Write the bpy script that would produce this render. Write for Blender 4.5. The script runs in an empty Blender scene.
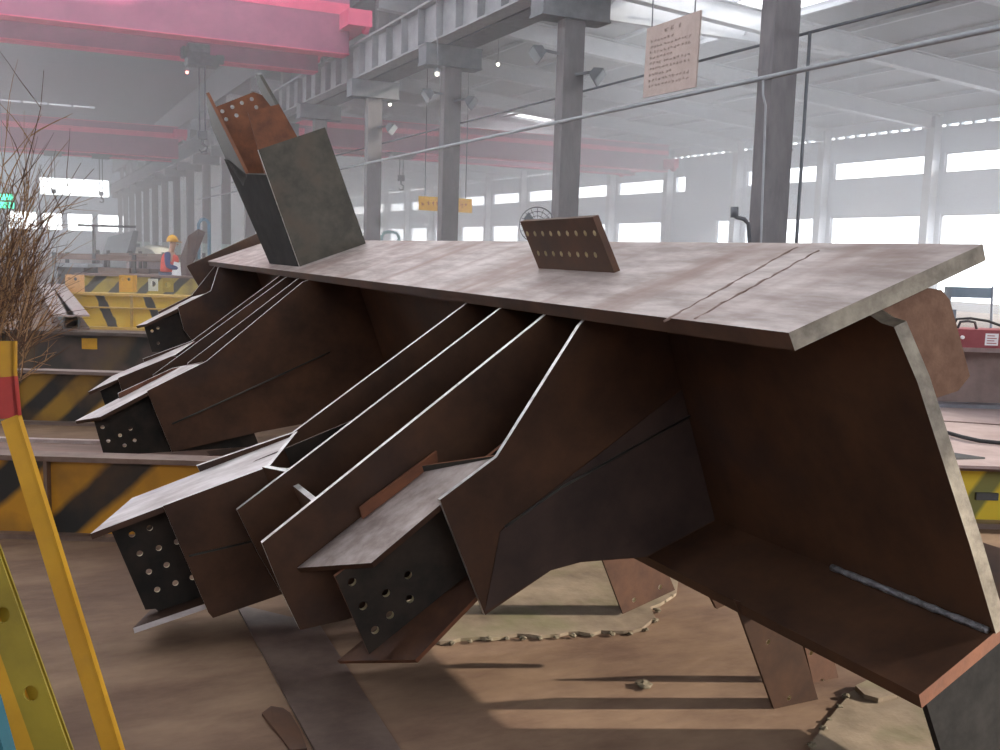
import bpy, bmesh, math, random
from mathutils import Vector, Matrix
from mathutils.geometry import tessellate_polygon
random.seed(7)
scene = bpy.context.scene
COL = scene.collection
V = Vector
# ------------------------------------------------------------------ camera
EYE = V((0, 0, 1.6)); FPX = 1000.0
yaw, pit, rol = math.radians(25.7), math.radians(7.0), math.radians(1.7)
FW = V((math.sin(yaw)*math.cos(pit), math.cos(yaw)*math.cos(pit), -math.sin(pit)))
R0 = V((math.cos(yaw), -math.sin(yaw), 0)); U0 = R0.cross(FW)
RT = math.cos(rol)*R0 + math.sin(rol)*U0; UP = -math.sin(rol)*R0 + math.cos(rol)*U0
cd = bpy.data.cameras.new('camera'); cam = bpy.data.objects.new('camera', cd); COL.objects.link(cam)
cd.sensor_width = 36; cd.lens = 36; cd.clip_end = 400; cd.clip_start = 0.05
M = Matrix((RT, UP, -FW)).transposed().to_4x4(); M.translation = EYE; cam.matrix_world = M
scene.camera = cam
GZ = -0.155                                   # floor level
def ray(x, y): return (FW*FPX + RT*(x-500) - UP*(y-375)).normalized()
def hit(x, y, p, n):
    d = ray(x, y); return EYE + d*(((p-EYE).dot(n))/d.dot(n))
def at_z(x, y, z=GZ): return hit(x, y, V((0, 0, z)), V((0, 0, 1)))
def at_y(x, y, Y): return hit(x, y, V((0, Y, 0)), V((0, 1, 0)))
def at_x(x, y, X): return hit(x, y, V((X, 0, 0)), V((1, 0, 0)))
def at_depth(x, y, d):
    r = ray(x, y); return EYE + r*(d/r.dot(FW))
FH = V((math.sin(yaw), math.cos(yaw), 0))     # level view direction
def at_dist(x, y, d): return hit(x, y, EYE + FH*d, FH)

# ------------------------------------------------------------------ materials
def nt(name):
    m = bpy.data.materials.new(name); m.use_nodes = True
    t = m.node_tree; b = t.nodes['Principled BSDF']; return m, t, b
def mat(name, c1, c2, scale=4, rough=.6, metal=0., bump=.1, r2=None, detail=6, coord='Object', stretch=(1, 1, 1), lo=.35, hi=.65, c3=None, s3=1.2, lo3=.5, hi3=.7, st3=None, spec=None):
    m, t, b = nt(name)
    tc = t.nodes.new('ShaderNodeTexCoord'); mp = t.nodes.new('ShaderNodeMapping'); mp.inputs['Scale'].default_value = stretch
    t.links.new(tc.outputs[coord], mp.inputs[0])
    n = t.nodes.new('ShaderNodeTexNoise'); n.inputs['Scale'].default_value = scale; n.inputs['Detail'].default_value = detail; n.inputs['Roughness'].default_value = .65
    t.links.new(mp.outputs[0], n.inputs['Vector'])
    r = t.nodes.new('ShaderNodeValToRGB'); r.color_ramp.elements[0].position = lo; r.color_ramp.elements[1].position = hi
    r.color_ramp.elements[0].color = (*c1, 1); r.color_ramp.elements[1].color = (*c2, 1)
    t.links.new(n.outputs['Fac'], r.inputs[0])
    col = r.outputs[0]
    if c3 is not None:
        n3 = t.nodes.new('ShaderNodeTexNoise'); n3.inputs['Scale'].default_value = s3; n3.inputs['Detail'].default_value = 5
        t.links.new(tc.outputs[coord], n3.inputs['Vector'])
        if st3:
            m3 = t.nodes.new('ShaderNodeMapping'); m3.inputs['Scale'].default_value = st3; t.links.new(tc.outputs[coord], m3.inputs[0]); t.links.new(m3.outputs[0], n3.inputs['Vector'])
        mr = t.nodes.new('ShaderNodeMapRange'); mr.inputs[1].default_value = lo3; mr.inputs[2].default_value = hi3
        t.links.new(n3.outputs['Fac'], mr.inputs[0])
        mx = t.nodes.new('ShaderNodeMix'); mx.data_type = 'RGBA'
        t.links.new(mr.outputs[0], mx.inputs[0]); t.links.new(col, mx.inputs[6]); mx.inputs[7].default_value = (*c3, 1)
        col = mx.outputs[2]
    t.links.new(col, b.inputs['Base Color'])
    b.inputs['Metallic'].default_value = metal; b.inputs['Roughness'].default_value = rough
    if spec is not None: b.inputs['Specular IOR Level'].default_value = spec
    if r2 is not None:
        q = t.nodes.new('ShaderNodeMapRange'); q.inputs[3].default_value = rough; q.inputs[4].default_value = r2
        t.links.new(n.outputs['Fac'], q.inputs[0]); t.links.new(q.outputs[0], b.inputs['Roughness'])
    if bump:
        bp = t.nodes.new('ShaderNodeBump'); bp.inputs['Strength'].default_value = bump; bp.inputs['Distance'].default_value = .02
        n2 = t.nodes.new('ShaderNodeTexNoise'); n2.inputs['Scale'].default_value = scale*4; n2.inputs['Detail'].default_value = 5
        t.links.new(mp.outputs[0], n2.inputs['Vector']); t.links.new(n2.outputs['Fac'], bp.inputs['Height']); t.links.new(bp.outputs[0], b.inputs['Normal'])
    return m
def stripes(name, ca, cb, period, slope, axis=0, duty=.5, dirt=(.06, .035, .02), dirt_amt=(.5, .75), blur=.04, rough=.55):
    m, t, b = nt(name); N = t.nodes.new; L = t.links.new
    tc = N('ShaderNodeTexCoord'); sp = N('ShaderNodeSeparateXYZ'); L(tc.outputs['Object'], sp.inputs[0])
    nz = N('ShaderNodeTexNoise'); nz.inputs['Scale'].default_value = 5; nz.inputs['Detail'].default_value = 6; L(tc.outputs['Object'], nz.inputs[0])
    a = N('ShaderNodeMath'); a.operation = 'MULTIPLY_ADD'; L(sp.outputs[2], a.inputs[0]); a.inputs[1].default_value = slope; L(sp.outputs[axis], a.inputs[2])
    w = N('ShaderNodeMath'); w.operation = 'MULTIPLY_ADD'; L(nz.outputs['Fac'], w.inputs[0]); w.inputs[1].default_value = .12*period; L(a.outputs[0], w.inputs[2])
    d = N('ShaderNodeMath'); d.operation = 'DIVIDE'; L(w.outputs[0], d.inputs[0]); d.inputs[1].default_value = period
    f = N('ShaderNodeMath'); f.operation = 'FRACT'; L(d.outputs[0], f.inputs[0])
    r = N('ShaderNodeValToRGB'); e = r.color_ramp.elements
    e[0].position = 0; e[0].color = (*ca, 1); e[1].position = duty; e[1].color = (*cb, 1)
    x = e.new(duty-blur); x.color = (*ca, 1); x = e.new(1-blur); x.color = (*cb, 1); x = e.new(1.); x.color = (*ca, 1)
    L(f.outputs[0], r.inputs[0])
    mr = N('ShaderNodeMapRange'); mr.inputs[1].default_value = dirt_amt[0]; mr.inputs[2].default_value = dirt_amt[1]
    n3 = N('ShaderNodeTexNoise'); n3.inputs['Scale'].default_value = 2.2; n3.inputs['Detail'].default_value = 8; L(tc.outputs['Object'], n3.inputs[0]); L(n3.outputs['Fac'], mr.inputs[0])
    mx = N('ShaderNodeMix'); mx.data_type = 'RGBA'; L(mr.outputs[0], mx.inputs[0]); L(r.outputs[0], mx.inputs[6]); mx.inputs[7].default_value = (*dirt, 1)
    L(mx.outputs[2], b.inputs['Base Color']); b.inputs['Roughness'].default_value = rough
    return m
def emis(name, c, s):
    m, t, b = nt(name); b.inputs['Base Color'].default_value = (*c, 1); b.inputs['Emission Color'].default_value = (*c, 1); b.inputs['Emission Strength'].default_value = s; return m

RUST = mat('rusty_plate', (.037, .0165, .0095), (.082, .036, .018), 3, .5, .15, .06, r2=.68, c3=(.034, .026, .027), s3=1.1, lo3=.55, hi3=.8, spec=.35)
RUSTB = mat('orange_rust_plate', (.10, .034, .016), (.19, .066, .028), 7, .6, .1, .1, r2=.75)
RUSTD = mat('brown_rust_plate', (.06, .026, .016), (.115, .05, .026), 6, .5, .2, .08, r2=.7)
RUSTG = mat('dusty_rust_plate', (.058, .030, .022), (.095, .056, .042), 6, .85, 0, .08, r2=.95, spec=.08)
BLACKM = mat('near_black_plate', (.014, .013, .013), (.03, .027, .026), 6, .8, 0, .05, spec=.15)  # near black; on the end lugs it stands in for shade
MILL = mat('mill_scale_plate', (.030, .029, .026), (.062, .056, .048), 5, .4, .4, .05, r2=.55, c3=(.07, .045, .03), s3=2, lo3=.55, hi3=.75)
TOPM = mat('worn_lit_flange_top', (.27, .205, .185), (.56, .48, .46), 9, .34, .35, .08, r2=.55, stretch=(1.2, .3, 1.2), c3=(.20, .10, .07), s3=2.0, lo3=.46, hi3=.80, st3=(.5, 1.9, .5))  # streaks are wear; the pale base stands for roof light on the top
EDGE = mat('flame_cut_edge', (.45, .42, .40), (.75, .73, .72), 14, .3, .7, .05, r2=.45)
THICK = mat('thick_cut_edge', (.16, .13, .10), (.36, .31, .24), 9, .5, .3, .12, r2=.65, stretch=(1, 1, 1))
STUBTOP = mat('pale_stub_flange', (.36, .31, .30), (.62, .57, .57), 4, .35, .4, .05, r2=.55, stretch=(.5, 3, 3))  # paler than the rust plate it sits on
BORE = mat('bright_hole_bore', (.36, .29, .17), (.50, .42, .27), 20, .45, .2, 0)  # pale bores stand in for light seen through the holes
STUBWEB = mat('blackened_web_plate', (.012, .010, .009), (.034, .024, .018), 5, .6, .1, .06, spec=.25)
WELD = mat('weld_bead', (.16, .15, .16), (.34, .33, .35), 30, .35, .7, .5)
CHALK = mat('chalk_mark', (.5, .48, .46), (.7, .68, .66), 40, .9, 0, 0)

# ------------------------------------------------------------------ object helpers
def link(name, me, m=None, parent=None):
    o = bpy.data.objects.new(name, me); COL.objects.link(o)
    if m is not None:
        for k in (m if isinstance(m, (list, tuple)) else [m]): me.materials.append(k)
    if parent is not None: o.parent = parent
    return o
def tag(o, label, cat, group=None, kind=None):
    o['label'] = label; o['category'] = cat
    if group: o['group'] = group
    if kind: o['kind'] = kind
    return o
def thing(name, label, cat, group=None, loc=(0, 0, 0)):
    o = bpy.data.objects.new(name, None); COL.objects.link(o); o.location = loc; o.empty_display_size = .2
    return tag(o, label, cat, group)
def struct(o): o['kind'] = 'structure'; return o
class MB:
    """mesh builder"""
    def __init__(s): s.v = []; s.f = []; s.m = []
    def add(s, vs, fs, mi=0):
        k = len(s.v); s.v += [V(p) for p in vs]; s.f += [[i+k for i in f] for f in fs]; s.m += [mi]*len(fs) if isinstance(mi, int) else list(mi); return s
    def hexa(s, a, b, mi=0):      # a,b: matching loops -> closed prism
        n = len(a); fs = [list(range(n))[::-1], list(range(n, 2*n))] + [[i, (i+1) % n, n+(i+1) % n, n+i] for i in range(n)]
        return s.add(list(a)+list(b), fs, mi)
    def box(s, x0, x1, y0, y1, z0, z1, mi=0):
        a = [(x0, y0, z0), (x1, y0, z0), (x1, y1, z0), (x0, y1, z0)]; return s.hexa(a, [(p[0], p[1], z1) for p in a], mi)
    def obox(s, c, ax, ay, az, mi=0):   # centre and half axes
        c, ax, ay, az = V(c), V(ax), V(ay), V(az)
        a = [c-ax-ay-az, c+ax-ay-az, c+ax+ay-az, c-ax+ay-az]; return s.hexa(a, [p+2*az for p in a], mi)
    def bar(s, p, q, w, h, up=(0, 0, 1), mi=0):
        p, q = V(p), V(q); d = (q-p); l = d.length; d.normalize(); sd = d.cross(V(up)).normalized(); u = sd.cross(d)
        return s.obox((p+q)/2, d*l/2, sd*w/2, u*h/2, mi)
    def tube(s, pts, rads, n=8, mi=0, caps=True):
        pts = [V(p) for p in pts]; k0 = len(s.v)
        if not isinstance(rads, (list, tuple)): rads = [rads]*len(pts)
        ref = None
        for i, p in enumerate(pts):
            d = (pts[min(i+1, len(pts)-1)] - pts[max(i-1, 0)]).normalized()
            if ref is None: ref = d.orthogonal().normalized()
            ref = (ref - d*ref.dot(d)).normalized(); bn = d.cross(ref)
            for j in range(n): a = 2*math.pi*j/n; s.v.append(p + (ref*math.cos(a)+bn*math.sin(a))*rads[i])
        for i in range(len(pts)-1):
            for j in range(n): s.f.append([k0+i*n+j, k0+i*n+(j+1) % n, k0+(i+1)*n+(j+1) % n, k0+(i+1)*n+j]); s.m.append(mi)
        if caps:
            s.f.append([k0+j for j in range(n)][::-1]); s.m.append(mi); s.f.append([k0+(len(pts)-1)*n+j for j in range(n)]); s.m.append(mi)
        return s
    def lathe(s, c, axis, prof, n=16, mi=0):
        axis = V(axis).normalized(); r = axis.orthogonal().normalized(); b = axis.cross(r); k0 = len(s.v)
        for h, rad in prof:
            for j in range(n): a = 2*math.pi*j/n; s.v.append(V(c)+axis*h+(r*math.cos(a)+b*math.sin(a))*max(rad, 1e-4))
        for i in range(len(prof)-1):
            for j in range(n): s.f.append([k0+i*n+j, k0+i*n+(j+1) % n, k0+(i+1)*n+(j+1) % n, k0+(i+1)*n+j]); s.m.append(mi)
        s.f.append([k0+j for j in range(n)][::-1]); s.m.append(mi); s.f.append([k0+(len(prof)-1)*n+j for j in range(n)]); s.m.append(mi)
        return s
    def build(s, name, m, parent=None, smooth=False, origin=None):
        me = bpy.data.meshes.new(name)
        if origin is not None: o0 = V(origin); vs = [p-o0 for p in s.v]
        else: vs = s.v
        me.from_pydata([tuple(p) for p in vs], [], s.f); me.update()
        for p, k in zip(me.polygons, s.m): p.material_index = k; p.use_smooth = smooth
        bm = bmesh.new(); bm.from_mesh(me); bmesh.ops.recalc_face_normals(bm, faces=bm.faces); bm.to_mesh(me); bm.free()
        o = link(name, me, m, parent)
        if origin is not None: o.location = o0
        return o
def circ(c, r, n=14): return [V((c[0]+r*math.cos(2*math.pi*i/n), c[1]+r*math.sin(2*math.pi*i/n))) for i in range(n)]
def plate_mesh(poly, holes, org, eu, ev, en, t):
    """closed plate: 2D outline (with round holes) in frame org+u*eu+v*ev, thickness t along en; slot 0 faces, 1 edges"""
    org, eu, ev, en = V(org), V(eu), V(ev), V(en)
    loops = [[V((p[0], p[1], 0)) for p in poly]] + [[V((p.x, p.y, 0)) for p in circ(h[:2], h[2])] for h in holes]
    tris = tessellate_polygon(loops); flat = [p for l in loops for p in l]; n = len(flat)
    to = lambda p, k: org + eu*p.x + ev*p.y + en*k
    vs = [to(p, 0) for p in flat] + [to(p, t) for p in flat]
    fs = [list(x) for x in tris] + [[i+n for i in x][::-1] for x in tris]; ms = [0]*len(fs)
    k = 0
    for l in loops:
        m = len(l)
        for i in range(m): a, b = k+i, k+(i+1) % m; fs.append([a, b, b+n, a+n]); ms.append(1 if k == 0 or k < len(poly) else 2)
        k += m
    mb = MB(); mb.add(vs, fs, ms); return mb

# ------------------------------------------------------------------ frame of the big steel node
RR = math.radians(20.)
OO = V((2.42, 0, 1.53)); WV = V((math.cos(RR), 0, math.sin(RR))); DV = V((math.sin(RR), 0, -math.cos(RR))); LV = V((0, 1, 0))
def pt(w, y, d): return OO + WV*w + DV*d + LV*y
def wd(x, y, Y):
    q = at_y(x, y, Y) - OO; return (q.dot(WV), q.dot(DV))
NODE = thing('steel_node', 'huge rust brown welded steel girder node lying tilted across the shop floor', 'steel structure')
def yplate(name, pts, Y, t, parent, m=RUST, edge=EDGE, holes=(), hr=.014, wdpts=False):
    poly = pts if wdpts else [wd(*p, Y) for p in pts]
    hs = [(*wd(*h, Y), hr) for h in holes]
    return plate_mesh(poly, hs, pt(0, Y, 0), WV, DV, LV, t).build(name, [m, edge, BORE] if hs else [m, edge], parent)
def slab(name, top, t, parent, ms, nrm=None):
    top = [V(p) for p in top]
    n = (top[1]-top[0]).cross(top[3]-top[0]).normalized()
    if n.z > 0: n = -n
    mb = MB(); k = len(top); mb.hexa(top, [p+n*t for p in top], [1] * (k+2))
    mb.m = [0, 1] + [2]*k
    return mb.build(name, ms, parent)

YR, YL = 2.28, 12.4
# main H member
mb = MB(); a = [pt(-.41, YR, 0), pt(.415, YR-.01, 0), pt(.405, YL, 0), pt(-.41, YL, 0)]; b = [p+DV*.056 for p in a]; b[0] += V((0, -.01, 0))
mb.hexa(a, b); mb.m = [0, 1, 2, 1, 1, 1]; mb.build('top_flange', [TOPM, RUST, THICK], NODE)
mb = MB(); prof = [(2.37, .056), (2.355, .088), (2.31, .113), (2.262, .122), (2.21, .30), (2.12, .85), (2.08, 1.157)]
vs = []; fs = []; ms = []
for (y, d) in prof: vs += [pt(-.027, y, d), pt(.027, y, d), pt(-.027, YL, d), pt(.027, YL, d)]
for i in range(6):
    k = 4*i; j = k+4
    fs += [[k, k+1, j+1, j], [k, j, j+2, k+2], [k+1, k+3, j+3, j+1], [k+2, j+2, j+3, k+3]]; ms += [1, 0, 0, 0]
fs += [[0, 2, 3, 1], [24, 25, 27, 26]]; ms += [0, 0]
mb.add(vs, fs, ms).build('web', [RUST, THICK], NODE)
mb = MB(); a = [pt(-.41, 2.05, 1.157), pt(0, 2.09, 1.157), pt(.41, 2.13, 1.157), pt(.41, YL, 1.157), pt(-.41, YL, 1.157)]
mb.hexa(a, [p+DV*.048 for p in a]); mb.m = [0, 0, 1, 1, 0, 0, 0]; mb.build('bottom_flange', [RUST, RUSTB], NODE)
def ldp(x, y):
    return hit(x, y, pt(0, 0, 0), DV)
rnd = random.Random(9)
for p0, p1 in (((664, 321), (797, 247)), ((694, 319), (818, 251))):
    A, B = ldp(*p0), ldp(*p1); MB().tube([A.lerp(B, k/24)+LV*rnd.uniform(-.006, .006)+DV*.001 for k in range(25)], [rnd.uniform(.003, .008) for k in range(25)], 6).build('weld_ridge', mat('ground_weld_ridge', (.17, .10, .075), (.34, .25, .22), 12, .5, .2, .1), NODE, True)
# weld along the web foot
mb = MB(); rnd = random.Random(3); pts = []; rs = []
for i in range(24):
    y = 2.1 + i*.03; pts.append(pt(-.037, y, 1.147)); rs.append(.011+rnd.random()*.005)
mb.tube(pts, rs, 6).build('weld_bead', WELD, NODE, True)
# end plate at the far end
mb = MB(); a = [pt(-.65, 12.5, -.02), pt(.55, 12.5, -.15), pt(.5, 12.5, .9), pt(-.60, 12.5, .27)]; mb.hexa(a, [p+LV*.04 for p in a])
mb.m = [0, 0, 1, 1, 1, 1]; mb.build('end_plate', [RUST, THICK], NODE)

# gussets of the near pair of branches (A) and of the far pair (B), and of the farthest (C)
G1 = 3.52; G2 = 3.84; G3 = 4.27; G4 = 4.72
def under(poly):     # close the outline against flange underside, web and bottom flange
    return poly
g1 = [wd(*p, G1) for p in [(572, 321), (497, 457), (440, 500), (485, 615)]]
g1 = [(-.03, .056), (-.38, .056), (-.425, .075)] + [g1[1], g1[2], g1[3]] + [(-.86, 1.0), (-.72, 1.03), (-.41, 1.157), (-.03, 1.157)]
yplate('gusset_plate', g1, G1, .023, NODE, wdpts=True)
yplate('gusset_plate', [(-.03, .056), (-.39, .056), wd(262, 543, G2), wd(281, 590, G2), wd(300, 630, G2), wd(345, 620, G2), (-1.2, 1.02), (-.75, 1.08), (-.41, 1.157), (-.03, 1.157)], G2, .024, NODE, wdpts=True)
yplate('gusset_plate', [(-.03, .056), (-.42, .056), wd(237, 510, G3), wd(258, 553, G3), wd(281, 592, G3), (-1.2, 1.05), (-.41, 1.157), (-.03, 1.157)], G3, .022, NODE, wdpts=True)
yplate('gusset_plate', [(-.03, .056), (-.36, .056), wd(293, 433, G4), wd(197, 466, G4), wd(200, 472, G4), (-1.93, .6), (-1.5, .9), (-.41, 1.157), (-.03, 1.157)], G4, .022, NODE, wdpts=True)
# small tab between gussets two and three
p, q = pt(*((lambda u: (u[0], G2+.03, u[1]))(wd(314, 503, G2)))), pt(*((lambda u: (u[0], G3, u[1]))(wd(293, 486, G3))))
mb = MB(); mb.hexa([p, q, q+DV*.2, p+DV*.2], [v+WV*.025 for v in (p, q, q+DV*.2, p+DV*.2)]); mb.m = [0, 0, 1, 1, 1, 1]; mb.build('stiffener_tab', [RUST, EDGE], NODE)
# thin seam where the gusset is doubled
def seam(pts, Y, par=NODE, r=.006):
    ps = [pt(*((lambda u: (u[0], Y, u[1]))(wd(*q, Y)))) - LV*.002 for q in pts]
    MB().tube(ps, r, 6).build('weld_seam', MILL, par, True)
seam([(505, 527), (560, 488), (697, 412)], G1-.004)
db = [wd(500, 531, G1), (-.032, .515), (-.032, 1.15), (-.42, 1.15), (-.72, 1.025), (-.86, .997), (-1.187, 1.028)]
plate_mesh(db, [], pt(0, G1, 0), WV, DV, -LV, .004).build('doubler_plate', [mat('cool_dark_plate', (.026, .015, .013), (.055, .032, .026), 4, .5, .2, .05, r2=.65), RUST], NODE)

def P3(x, y, Y): return at_y(x, y, Y)
# ---- branch stub A1
S = bpy.data.objects.new('branch_stub', None); COL.objects.link(S); S.parent = NODE
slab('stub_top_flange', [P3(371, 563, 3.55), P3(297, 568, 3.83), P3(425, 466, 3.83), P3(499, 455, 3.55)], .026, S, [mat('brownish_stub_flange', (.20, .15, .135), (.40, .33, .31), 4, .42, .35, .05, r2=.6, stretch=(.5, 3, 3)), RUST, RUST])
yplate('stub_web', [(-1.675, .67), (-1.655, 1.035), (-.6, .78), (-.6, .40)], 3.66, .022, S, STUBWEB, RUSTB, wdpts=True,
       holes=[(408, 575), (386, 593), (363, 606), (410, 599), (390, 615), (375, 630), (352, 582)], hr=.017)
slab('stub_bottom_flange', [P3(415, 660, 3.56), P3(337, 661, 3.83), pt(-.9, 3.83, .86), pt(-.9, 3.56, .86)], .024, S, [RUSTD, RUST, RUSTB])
# left upright strip and transverse stiffener
a = [P3(360, 508, 3.80), P3(437, 451, 3.80), P3(438, 462, 3.80), P3(363, 519, 3.80)]
mb = MB(); mb.hexa(a, [p+LV*.018 for p in a]); mb.build('side_strip', RUSTB, S)
a = [P3(422, 466, 3.80), P3(495, 456, 3.552), P3(496, 459, 3.552)+DV*.055, P3(422, 466, 3.80)+DV*.07]
mb = MB(); mb.hexa(a, [p+WV*.014 for p in a]); mb.m = [0, 0, 1, 0, 0, 0]; mb.build('transverse_stiffener', [MILL, RUSTB], S)
for s in (.25, .62):
    mb = MB(); p = a[3].lerp(a[2], s) - DV*.028 - WV*.002
    for k in range(4): mb.bar(p+LV*(-.012*k), p+LV*(-.012*k-.008)-DV*(.006*(-1)**k), .003, .007, DV)
    mb.build('chalk_scribble', CHALK, S)
# ---- branch stub A2
S = bpy.data.objects.new('branch_stub', None); COL.objects.link(S); S.parent = NODE
Y2, Y2b = 4.40, 4.71
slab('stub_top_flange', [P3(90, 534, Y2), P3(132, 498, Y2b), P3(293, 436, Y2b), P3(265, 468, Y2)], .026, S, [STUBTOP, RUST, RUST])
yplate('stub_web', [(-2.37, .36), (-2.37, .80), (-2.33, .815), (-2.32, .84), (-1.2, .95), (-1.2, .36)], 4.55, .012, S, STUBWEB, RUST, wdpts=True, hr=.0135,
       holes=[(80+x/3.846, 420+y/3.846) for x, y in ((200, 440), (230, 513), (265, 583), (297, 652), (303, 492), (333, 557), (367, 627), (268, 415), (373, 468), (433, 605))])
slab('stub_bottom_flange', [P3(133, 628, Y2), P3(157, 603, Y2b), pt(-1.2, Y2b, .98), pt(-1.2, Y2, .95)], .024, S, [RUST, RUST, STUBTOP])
yplate('side_plate', [(163, 506), (265, 468), (330, 470), (330, 575), (283, 594), (213, 618), (208, 612)], Y2-.022, .02, S)
a = [P3(265, 467.5, Y2), P3(293, 433, Y2b), P3(293, 433, Y2b)+DV*.5, P3(265, 467.5, Y2)+DV*.5]
mb = MB(); mb.hexa(a, [p+WV*.025 for p in a]); mb.m = [0, 0, 1, 0, 0, 0]; mb.build('transverse_stiffener', [RUST, EDGE], S)
a = [P3(262, 467, Y2-.02), P3(287, 472, G3+.024), P3(287, 472, G3+.024)+DV*.3, P3(262, 467, Y2-.02)+DV*.3]
mb = MB(); mb.hexa(a, [p+WV*.022 for p in a]); mb.m = [0, 0, 1, 0, 0, 0]; mb.build('closing_plate', [RUST, EDGE], S)
seam([(189, 556), (206, 552), (262, 539)], Y2-.024, S, .005)

# ---- far pair (B)
H1, H2, H3, H4 = 7.82, 8.12, 8.52, 8.86
yplate('gusset_plate', [(-.03, .056), (-.455, .058), wd(207, 361, H1), wd(147, 391, H1), wd(172, 452, H1), (-1.2, 1.05), (-.7, 1.157), (-.03, 1.157)], H1, .024, NODE, wdpts=True)
yplate('gusset_plate', [(-.03, .056), (-.42, .058), wd(188, 363, H2), wd(188, 372, H2), (-1.3, 1.0), (-.41, 1.157), (-.03, 1.157)], H2, .022, NODE, wdpts=True)
yplate('gusset_plate', [(-.03, .056), (-.42, .058), wd(153, 375, H3), wd(160, 390, H3), (-1.4, 1.0), (-.41, 1.157), (-.03, 1.157)], H3, .022, NODE, wdpts=True)
yplate('gusset_plate', [(-.03, .056), (-.37, .058), wd(192, 341, H4), wd(143, 359, H4), wd(146, 366, H4), (-1.5, .9), (-.41, 1.157), (-.03, 1.157)], H4, .022, NODE, wdpts=True)
seam([(172, 424), (215, 405), (330, 352)], H1, NODE, .007)
S = bpy.data.objects.new('branch_stub', None); COL.objects.link(S); S.parent = NODE
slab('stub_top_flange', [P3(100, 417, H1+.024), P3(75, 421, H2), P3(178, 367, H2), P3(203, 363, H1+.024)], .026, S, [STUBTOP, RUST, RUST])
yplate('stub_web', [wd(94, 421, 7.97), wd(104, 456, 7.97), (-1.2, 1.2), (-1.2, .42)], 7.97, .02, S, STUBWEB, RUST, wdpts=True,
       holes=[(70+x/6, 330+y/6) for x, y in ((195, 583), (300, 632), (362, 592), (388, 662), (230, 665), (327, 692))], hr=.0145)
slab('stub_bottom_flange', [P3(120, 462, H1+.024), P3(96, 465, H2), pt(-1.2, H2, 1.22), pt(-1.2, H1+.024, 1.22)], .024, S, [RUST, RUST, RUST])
yplate('side_plate', [(118, 393.5), (172, 368.5), (203, 362), (203, 372), (121, 404)], H2-.03, .02, S, RUSTB)
S = bpy.data.objects.new('branch_stub', None); COL.objects.link(S); S.parent = NODE
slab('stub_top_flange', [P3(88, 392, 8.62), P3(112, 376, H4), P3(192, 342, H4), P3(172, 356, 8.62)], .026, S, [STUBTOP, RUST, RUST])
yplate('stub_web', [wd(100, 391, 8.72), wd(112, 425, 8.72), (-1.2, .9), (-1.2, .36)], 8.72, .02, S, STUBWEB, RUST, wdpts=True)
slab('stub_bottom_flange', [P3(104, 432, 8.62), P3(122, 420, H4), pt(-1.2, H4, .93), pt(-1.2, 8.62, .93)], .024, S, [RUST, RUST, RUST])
yplate('side_plate', [(118, 378), (172, 356), (180, 357), (185, 395), (128, 412)], 8.60, .02, S)
a = [P3(172, 356, 8.62), P3(192, 342, H4), P3(192, 342, H4)+DV*.4, P3(172, 356, 8.62)+DV*.4]
mb = MB(); mb.hexa(a, [p+WV*.03 for p in a]); mb.m = [0, 0, 1, 0, 0, 0]; mb.build('transverse_stiffener', [RUST, EDGE], S)
# ---- farthest branch (C)
C1, C2 = 11.75, 12.08
yplate('gusset_plate', [(-.03, .056), (-.42, .058), wd(211, 291, C1), wd(178, 307, C1), wd(184, 330, C1), (-.9, 1.0), (-.41, 1.157), (-.03, 1.157)], C1, .024, NODE, wdpts=True)
yplate('gusset_plate', [(-.03, .056), (-.40, .058), wd(192, 295, C2), wd(158, 312, C2), (-1.2, .8), (-.41, 1.157), (-.03, 1.157)], C2, .022, NODE, wdpts=True)
S = bpy.data.objects.new('branch_stub', None); COL.objects.link(S); S.parent = NODE
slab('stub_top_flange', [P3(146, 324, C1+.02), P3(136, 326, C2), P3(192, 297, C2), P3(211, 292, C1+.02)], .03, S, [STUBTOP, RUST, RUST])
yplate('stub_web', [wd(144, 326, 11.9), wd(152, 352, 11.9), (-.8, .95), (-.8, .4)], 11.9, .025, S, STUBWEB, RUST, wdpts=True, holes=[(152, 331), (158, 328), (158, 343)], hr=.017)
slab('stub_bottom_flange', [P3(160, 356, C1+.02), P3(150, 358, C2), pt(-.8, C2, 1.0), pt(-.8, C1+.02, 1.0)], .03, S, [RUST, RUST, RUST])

# ---- rear gusset, lugs beneath
yplate('gusset_plate', [(.03, .056), (.40, .056), (.94, .43), wd(930, 288, G1), wd(942, 290, G1), wd(950, 300, G1), wd(970, 376, G1), wd(958, 391, G1), (1.3, 1.12), (.41, 1.157), (.03, 1.157)], G1, .03, NODE, RUSTG, RUSTD, wdpts=True)
yplate('support_lug', [(735, 600), (777, 717), (819, 702), (795, 620)], 2.9, .014, NODE, RUST, RUST, holes=[(768, 642), (789, 698)], hr=.010)
yplate('support_lug', [(797, 600), (805, 648), (817, 698), (840, 685), (825, 620)], 3.03, .014, NODE, RUSTD, RUST, holes=[(811, 653), (822, 681)], hr=.010)
yplate('support_lug', [(598, 548), (623, 614), (675, 590), (655, 540)], 3.95, .014, NODE, RUSTD, RUST, holes=[(634, 600), (660, 587)], hr=.012)
yplate('support_lug', [(700, 575), (717, 609), (728, 604), (725, 580)], 3.27, .02, NODE, RUST, RUST)
yplate('support_lug', [(-.30, 1.205), (-.255, 1.64), (.15, 1.70), (.15, 1.205)], 2.16, .025, NODE, BLACKM, BLACKM, wdpts=True)
yplate('support_lug', [(.12, 1.205), (.12, 1.62), (.17, 1.62), (.17, 1.205)], 2.18, .3, NODE, BLACKM, THICK, wdpts=True)

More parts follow.
